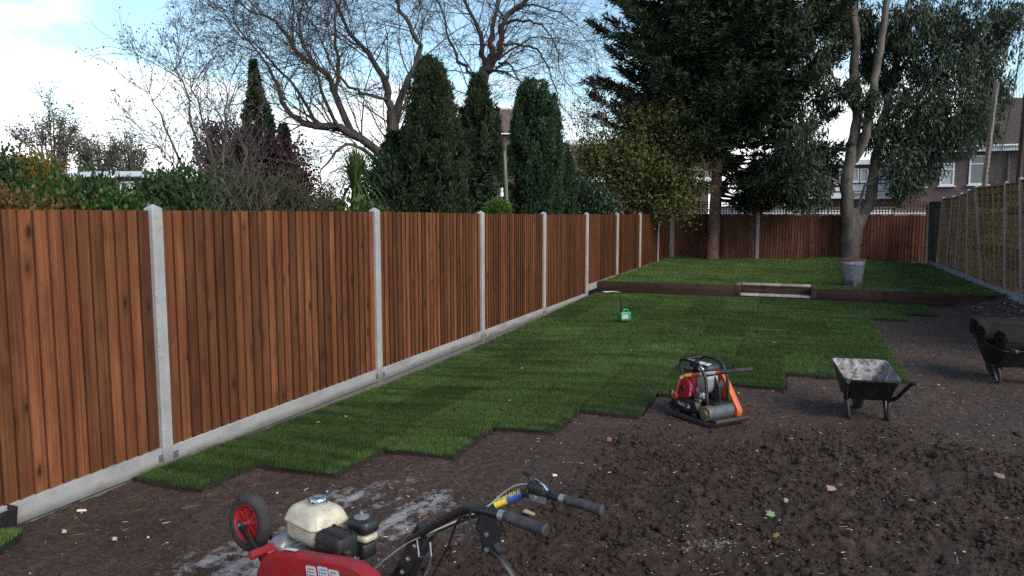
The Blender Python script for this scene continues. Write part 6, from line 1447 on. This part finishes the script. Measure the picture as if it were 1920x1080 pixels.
tk2 = MB().loft([[(0.045 + a * k, -0.03 + b * k, z) for a, b in rrect(0.15, 0.17, 0.04, 4)] for z, k in ((0.265, .55), (0.29, .82), (0.33, .98), (0.40, 1.0), (0.425, .96), (0.437, .8))]); tk2.build('fuel_tank', M_SILVERP, cpt, ang=60)
top = MB(); rbox(top, (-0.055, 0.03, 0.475), (0.27, 0.20, 0.10), 0.05, dome=0.01); tp = top.build('air_filter', M_BLACKP, cpt, ang=60)
MB().lathe([(0.045, 0), (0.05, 0.01), (0.05, 0.04), (0.04, 0.05), (0, 0.05)], 20, axisM((-0.15, -0.06, 0.43), (0, -0.4, 1))).build('filler_cap', M_BLACKP, cpt)
MB().box((0.0, -0.075, 0.482), (0.055, 0.006, 0.042), (0.15, 0, 0)).build('warning_sticker', M_LABEL, tp, smooth=False)
for x, w in ((-0.03, 0.07), (0.05, 0.05)): MB().box((x, -0.035, 0.5265), (w, 0.05, 0.004), (0.25, 0, 0)).build('top_sticker', M_LABEL, tp, smooth=False)
car = MB(); rbox(car, (0.025, -0.07, 0.235), (0.08, 0.07, 0.07), 0.012); car.tube([(0.02, -0.11, 0.2), (0.05, -0.12, 0.23), (0.045, -0.11, 0.26)], 0.01, 8); car.tube([(-0.01, -0.12, 0.19), (0.06, -0.125, 0.195)], 0.012, 8); car.build('carburettor', M_ALU, cpt)
gd = MB().prism([(0.0, 0.0), (0.16, 0.0), (0.15, 0.14), (0.09, 0.24), (0.03, 0.22)], -0.004, 0.004, axisM((0.035, -0.01, 0.185), (0, -1, 0), (1, 0, 0))).box((0.12, 0.05, 0.186), (0.18, 0.30, 0.012)); gd.build('guard_plate', M_BLACK, cpt)
bc = MB(); pts = []
A, B = Vector((0.02, 0, 0.34)), Vector((0.205, 0, 0.095)); ang = math.atan2(B.z - A.z, B.x - A.x)
for c, r_, s0 in ((B, 0.068, ang - math.pi / 2), (A, 0.078, ang + math.pi / 2)):
    for k in range(10): a = s0 + math.pi * k / 9; pts.append((c.x + r_ * math.cos(a), c.z + r_ * math.sin(a)))
bc.prism(pts, -0.205, -0.14, axisM((0, 0, 0), (0, -1, 0), (1, 0, 0))); b_ = bc.build('belt_cover', M_ORANGE, cpt, bevel=0.01, seg=2)
MB().box((0.055, 0.136, 0.325), (0.05, 0.004, 0.06), (0, 0.6, 0)).build('warning_sticker', M_LABEL, b_, smooth=False)
# roll frame
fr = MB()
for y in (-0.135, 0.135):
    fr.tube(curve([(0.16, y, 0.18), (0.135, y, 0.38), (0.115, y, 0.445), (0.05, y, 0.525), (-0.03, y, 0.552), (-0.16, y, 0.552), (-0.20, y, 0.535), (-0.205, y, 0.50), (-0.185, y, 0.40)], 4), 0.0150, 10)
for x, z in ((0.115, 0.445), (-0.19, 0.545)): fr.tube([(x, -0.135, z), (x, 0.135, z)], 0.0125, 10)
frm = fr.build('lifting_frame', M_BLACK, cpt)
for x, z, dx in ((-0.06, 0.5605, .07), (0.075, 0.51, .05)): MB().box((x, -0.1375, z - .004), (dx, 0.02, 0.02), (0, 0.0 if x < 0 else 0.65, 0)).build('frame_sticker', M_LABEL, frm, smooth=False)
def to_local(o, v): return Matrix.Rotation(-o.rotation_euler.z, 4, 'Z') @ (Vector(v) - o.location)
hp = [to_local(cpt, W(*q)) for q in ((1267, 741, 7.03), (1269, 733, 7.02), (1274, 714, 6.99), (1280, 706, 6.965), (1290, 704, 6.93), (1320, 701, 6.81), (1352, 698, 6.70))]
ge = to_local(cpt, W(1411, 692.5, 6.58)); g0 = hp[-1]
har = MB().tube(curve(hp, 4), 0.0155, 12); hm = har.build('fold_handle', M_ORANGE, cpt)
MB().lathe([(0.0, -0.02), (0.03, -0.02), (0.03, 0.02), (0.015, 0.022), (0.015, -.01), (0, -.01)], 18, axisM(hp[0], (0, -1, 0))).build('pivot', M_ORANGE, hm)
MB().tube([g0 - (ge - g0) * .02, g0.lerp(ge, .08), g0.lerp(ge, .95), ge], [0.0185, 0.021, 0.021, 0.015], 14).build('grip', M_GRIP, hm)
for t0, t1, m in ((0.42, 0.56, M_LABEL), (0.62, 0.72, M_YELP), (0.8, 0.94, M_LABEL)): MB().tube([along(curve(hp, 4), t0), along(curve(hp, 4), (t0 + t1) / 2), along(curve(hp, 4), t1)], 0.0161, 12, False).build('handle_sticker', m, hm)
pv = MB().box((-0.285, 0.0, 0.205), (0.05, 0.36, 0.04)).box((-0.27, 0.0, 0.16), (0.03, 0.28, 0.08)); pv.build('handle_mount', M_BLACK, cpt, bevel=.004)
MB().box((-0.25, -0.183, 0.21), (0.04, 0.004, 0.05), (0, 0.2, 0)).build('warning_sticker', M_LABEL, cpt, smooth=False)
MB().tube(curve([(-0.205, -0.12, 0.26), (-0.235, -0.15, 0.285), (-0.22, -0.16, 0.315), (-0.2, -0.16, 0.31)], 4), 0.007, 8).build('starter_handle', M_BLACKP, cpt)

# ---------------------------------------------------------------- wheelbarrows and turf rolls
def lining_mat():
    t = NT('cement_stained_tray'); c = t.coord('Object')
    a = t.noise(c, 5, 7, 0.65, 0.3); b = t.noise(c, 14, 5, 0.7)
    col = t.ramp(a, [(0.34, (0.06, 0.05, 0.045)), (0.42, (0.16, 0.13, 0.12)), (0.52, (0.27, 0.245, 0.245)), (0.66, (0.48, 0.465, 0.48))])
    col = t.mix(t.ramp(b, [(0.50, 0.0), (0.58, 0.85)]), col, (0.085, 0.066, 0.054)); t.bump(b, 0.5, 0.01); return t.fin(col, 0.9, 0, 0.2)
M_LINING = lining_mat()
def make_barrow(label, loc, rz, lining):
    t = thing('wheelbarrow', label, 'wheelbarrow', loc, rz, 'black wheelbarrows'); t.scale = (0.95, 0.95, 0.97)
    # tray: rings of (front/back tilt) from floor to rim
    def ring(yc, ly, w, z, tilt, r, wf=1.0):
        out = []
        for x, y in rrect(w, ly, r, 4): k = (y + ly / 2) / ly; out.append((x * (1 + (wf - 1) * k), yc + y, z + tilt * k))
        return out
    o = [(0.14, 0.34, 0.36, 0.205, 0.0, .05), (0.145, 0.38, 0.395, 0.215, 0.0, .05), (0.175, 0.64, 0.50, 0.405, 0.085, .05), (0.178, 0.67, 0.525, 0.41, 0.086, .05), (0.178, 0.67, 0.525, 0.422, 0.086, .05), (0.176, 0.635, 0.495, 0.42, 0.086, .05)]
    MB().loft([ring(*q, 1.05) for q in o], caps=False).build('tray', M_BLACK, t, ang=50)
    li = MB().loft([ring(*q, 1.05) for q in ((0.176, 0.645, 0.503, 0.4235, 0.086, .05), (0.176, 0.632, 0.492, 0.421, 0.086, .05), (0.145, 0.37, 0.385, 0.225, 0.0, .05), (0.14, 0.32, 0.34, 0.214, 0.0, .04))], caps=False); nv = len(li.v) // 4; li.f.append(tuple(range(3 * nv, 4 * nv))); li.build('tray_lining', lining, t, ang=50)
    for s in (-1, 1):
        MB().tube(curve([(s * 0.298, -0.50, 0.478), (s * 0.294, -0.40, 0.468), (s * 0.272, -0.33, 0.43), (s * 0.225, -0.06, 0.235), (s * 0.17, 0.15, 0.19), (s * 0.07, 0.44, 0.165)], 4), 0.019, 10).build('frame_tube', M_BLACK, t)
        MB().tube([(s * 0.298, -0.51, 0.478), (s * 0.296, -0.41, 0.470)], 0.020, 12).build('grip', M_GRIP, t)
        lg = MB().tube(curve([(s * 0.20, 0.04, 0.22), (s * 0.19, 0.0, 0.15), (s * 0.178, -0.01, 0.03), (s * 0.176, 0.01, 0.008), (s * 0.178, 0.05, 0.012), (s * 0.185, 0.09, 0.08), (s * 0.18, 0.15, 0.2)], 4), 0.019, 10)
        lg.box((s * 0.177, 0.02, 0.012), (0.05, 0.075, 0.016)).build('leg', M_BLACK, t)
    wc = Vector((0.0, 0.46, 0.155)); WM = axisM(wc, (1, 0, 0), (0, 1, 0)); k = 0.152 / 0.14
    w = MB().loft([[WM @ Vector((r * k * math.cos(a), r * k * math.sin(a), h * 1.15)) for r, h in tyre] for a in np.linspace(0, 2 * math.pi, 36, endpoint=False)], closed=True).build('wheel', M_RUBBER, t)
    MB().lathe([(0.0, 0.02), (0.03, 0.02), (0.03, 0.008), (0.085, 0.006), (0.092, 0.03), (0.094, 0.0), (0.092, -0.03), (0.085, -0.006), (0.03, -.008), (0.03, -.02), (0, -.02)], 28, WM).build('rim', M_BLACK, w)
    MB().tube([(-0.075, 0.46, 0.16), (0.075, 0.46, 0.16)], 0.010, 8).build('axle', M_ZINC, w)
    MB().box((0.03, -0.0875, 0.345), (0.05, 0.002, 0.006), (-0.62, 0, 0)).box((-0.045, -0.0875, 0.345), (0.05, 0.002, 0.006), (-0.62, 0, 0)).build('tray_mark', M_GREYCAST, t, smooth=False)
    return t
p = HW(3.355, 6.885, 0.0)
make_barrow('empty black wheelbarrow with cement-stained tray standing on the bare soil', (p.x, p.y, 0.0), YAW - R(13), M_LINING)
p = HW(5.735, 8.36, 0.0); brz = YAW - R(4)
b2_ = make_barrow('black wheelbarrow loaded with turf rolls at the right edge', (p.x, p.y, 0.0), brz, M_STEELD)
# rolls of turf: wound sheet, soil side out
def roll_mesh(L, r):
    mb = MB(); n = 46; turns = 2.6; th = 0.026; outer = []; inner = []
    for i in range(n + 1):
        a = turns * 2 * math.pi * i / n; rr_ = r - (turns * 2 * math.pi - a) / (2 * math.pi) * (th + 0.006); w = random.uniform(-.003, .003)
        outer.append(((rr_ + w) * math.cos(a), (rr_ + w) * math.sin(a))); inner.append(((rr_ - th) * math.cos(a), (rr_ - th) * math.sin(a)))
    nx = 7
    rings = []
    for j in range(nx):
        x = -L / 2 + L * j / (nx - 1); e = [random.uniform(-.012, .012) if j in (0, nx - 1) else 0 for _ in range(2 * (n + 1))]; q = random.uniform(.985, 1.015)
        rings.append([(x + e[i], y * q, z * q) for i, (y, z) in enumerate(outer + inner[::-1])])
    m = len(rings[0]); b = 0
    mb.v = [p_ for r_ in rings for p_ in r_]
    for j in range(nx - 1):
        for i in range(m): mb.f.append((j * m + i, j * m + (i + 1) % m, (j + 1) * m + (i + 1) % m, (j + 1) * m + i))
    for base in (0, (nx - 1) * m):
        for i in range(n): mb.f.append((base + i, base + i + 1, base + m - 2 - i, base + m - 1 - i))
    return mb
t = NT('turf_roll'); c = t.coord('Object'); a = t.noise(c, 12, 6, 0.7)
col = t.ramp(a, [(0.34, (0.008, 0.007, 0.006)), (0.6, (0.022, 0.018, 0.015)), (0.78, (0.02, 0.027, 0.012))]); t.bump(t.noise(c, 50, 4, 0.7), 0.9, 0.02); M_ROLL = t.fin(col, 0.95, 0, 0.2)
for lab, x, y, z, L, r, a0, yaw in (('nearest turf roll lying across the loaded wheelbarrow', 0.10, 0.02, 0.50, 0.58, 0.125, 0.4, 0.03), ('turf roll behind the nearest one in the loaded wheelbarrow', 0.06, 0.27, 0.535, 0.62, 0.122, 2.2, -0.05), ('farthest turf roll at the front of the loaded wheelbarrow', 0.08, 0.50, 0.59, 0.60, 0.12, 3.6, 0.02)):
    q = Matrix.Rotation(brz, 4, 'Z') @ Vector((x, y, z)); rm = roll_mesh(L, r)
    o = rm.build('turf_roll', M_ROLL, None, loc=(p.x + q.x, p.y + q.y, q.z), rot=(a0, 0, brz + yaw), smooth=False)
    tag(o, lab, 'turf roll', 'turf rolls in the wheelbarrow')
    n = 700; th = rng.random(n) * 6.28; e = np.where(rng.random(n) < .5, -1, 1); rad = r * (0.25 + 0.72 * rng.random(n))
    Pn = np.stack([e * L * .49, rad * np.cos(th), rad * np.sin(th)], 1); leaves('grass_edge', Pn, np.stack([e * 0.7, 0 * e, 0 * e], 1) + .9 * sph(n), 0.014, 0.004, L_IVY, o, 'stuff')
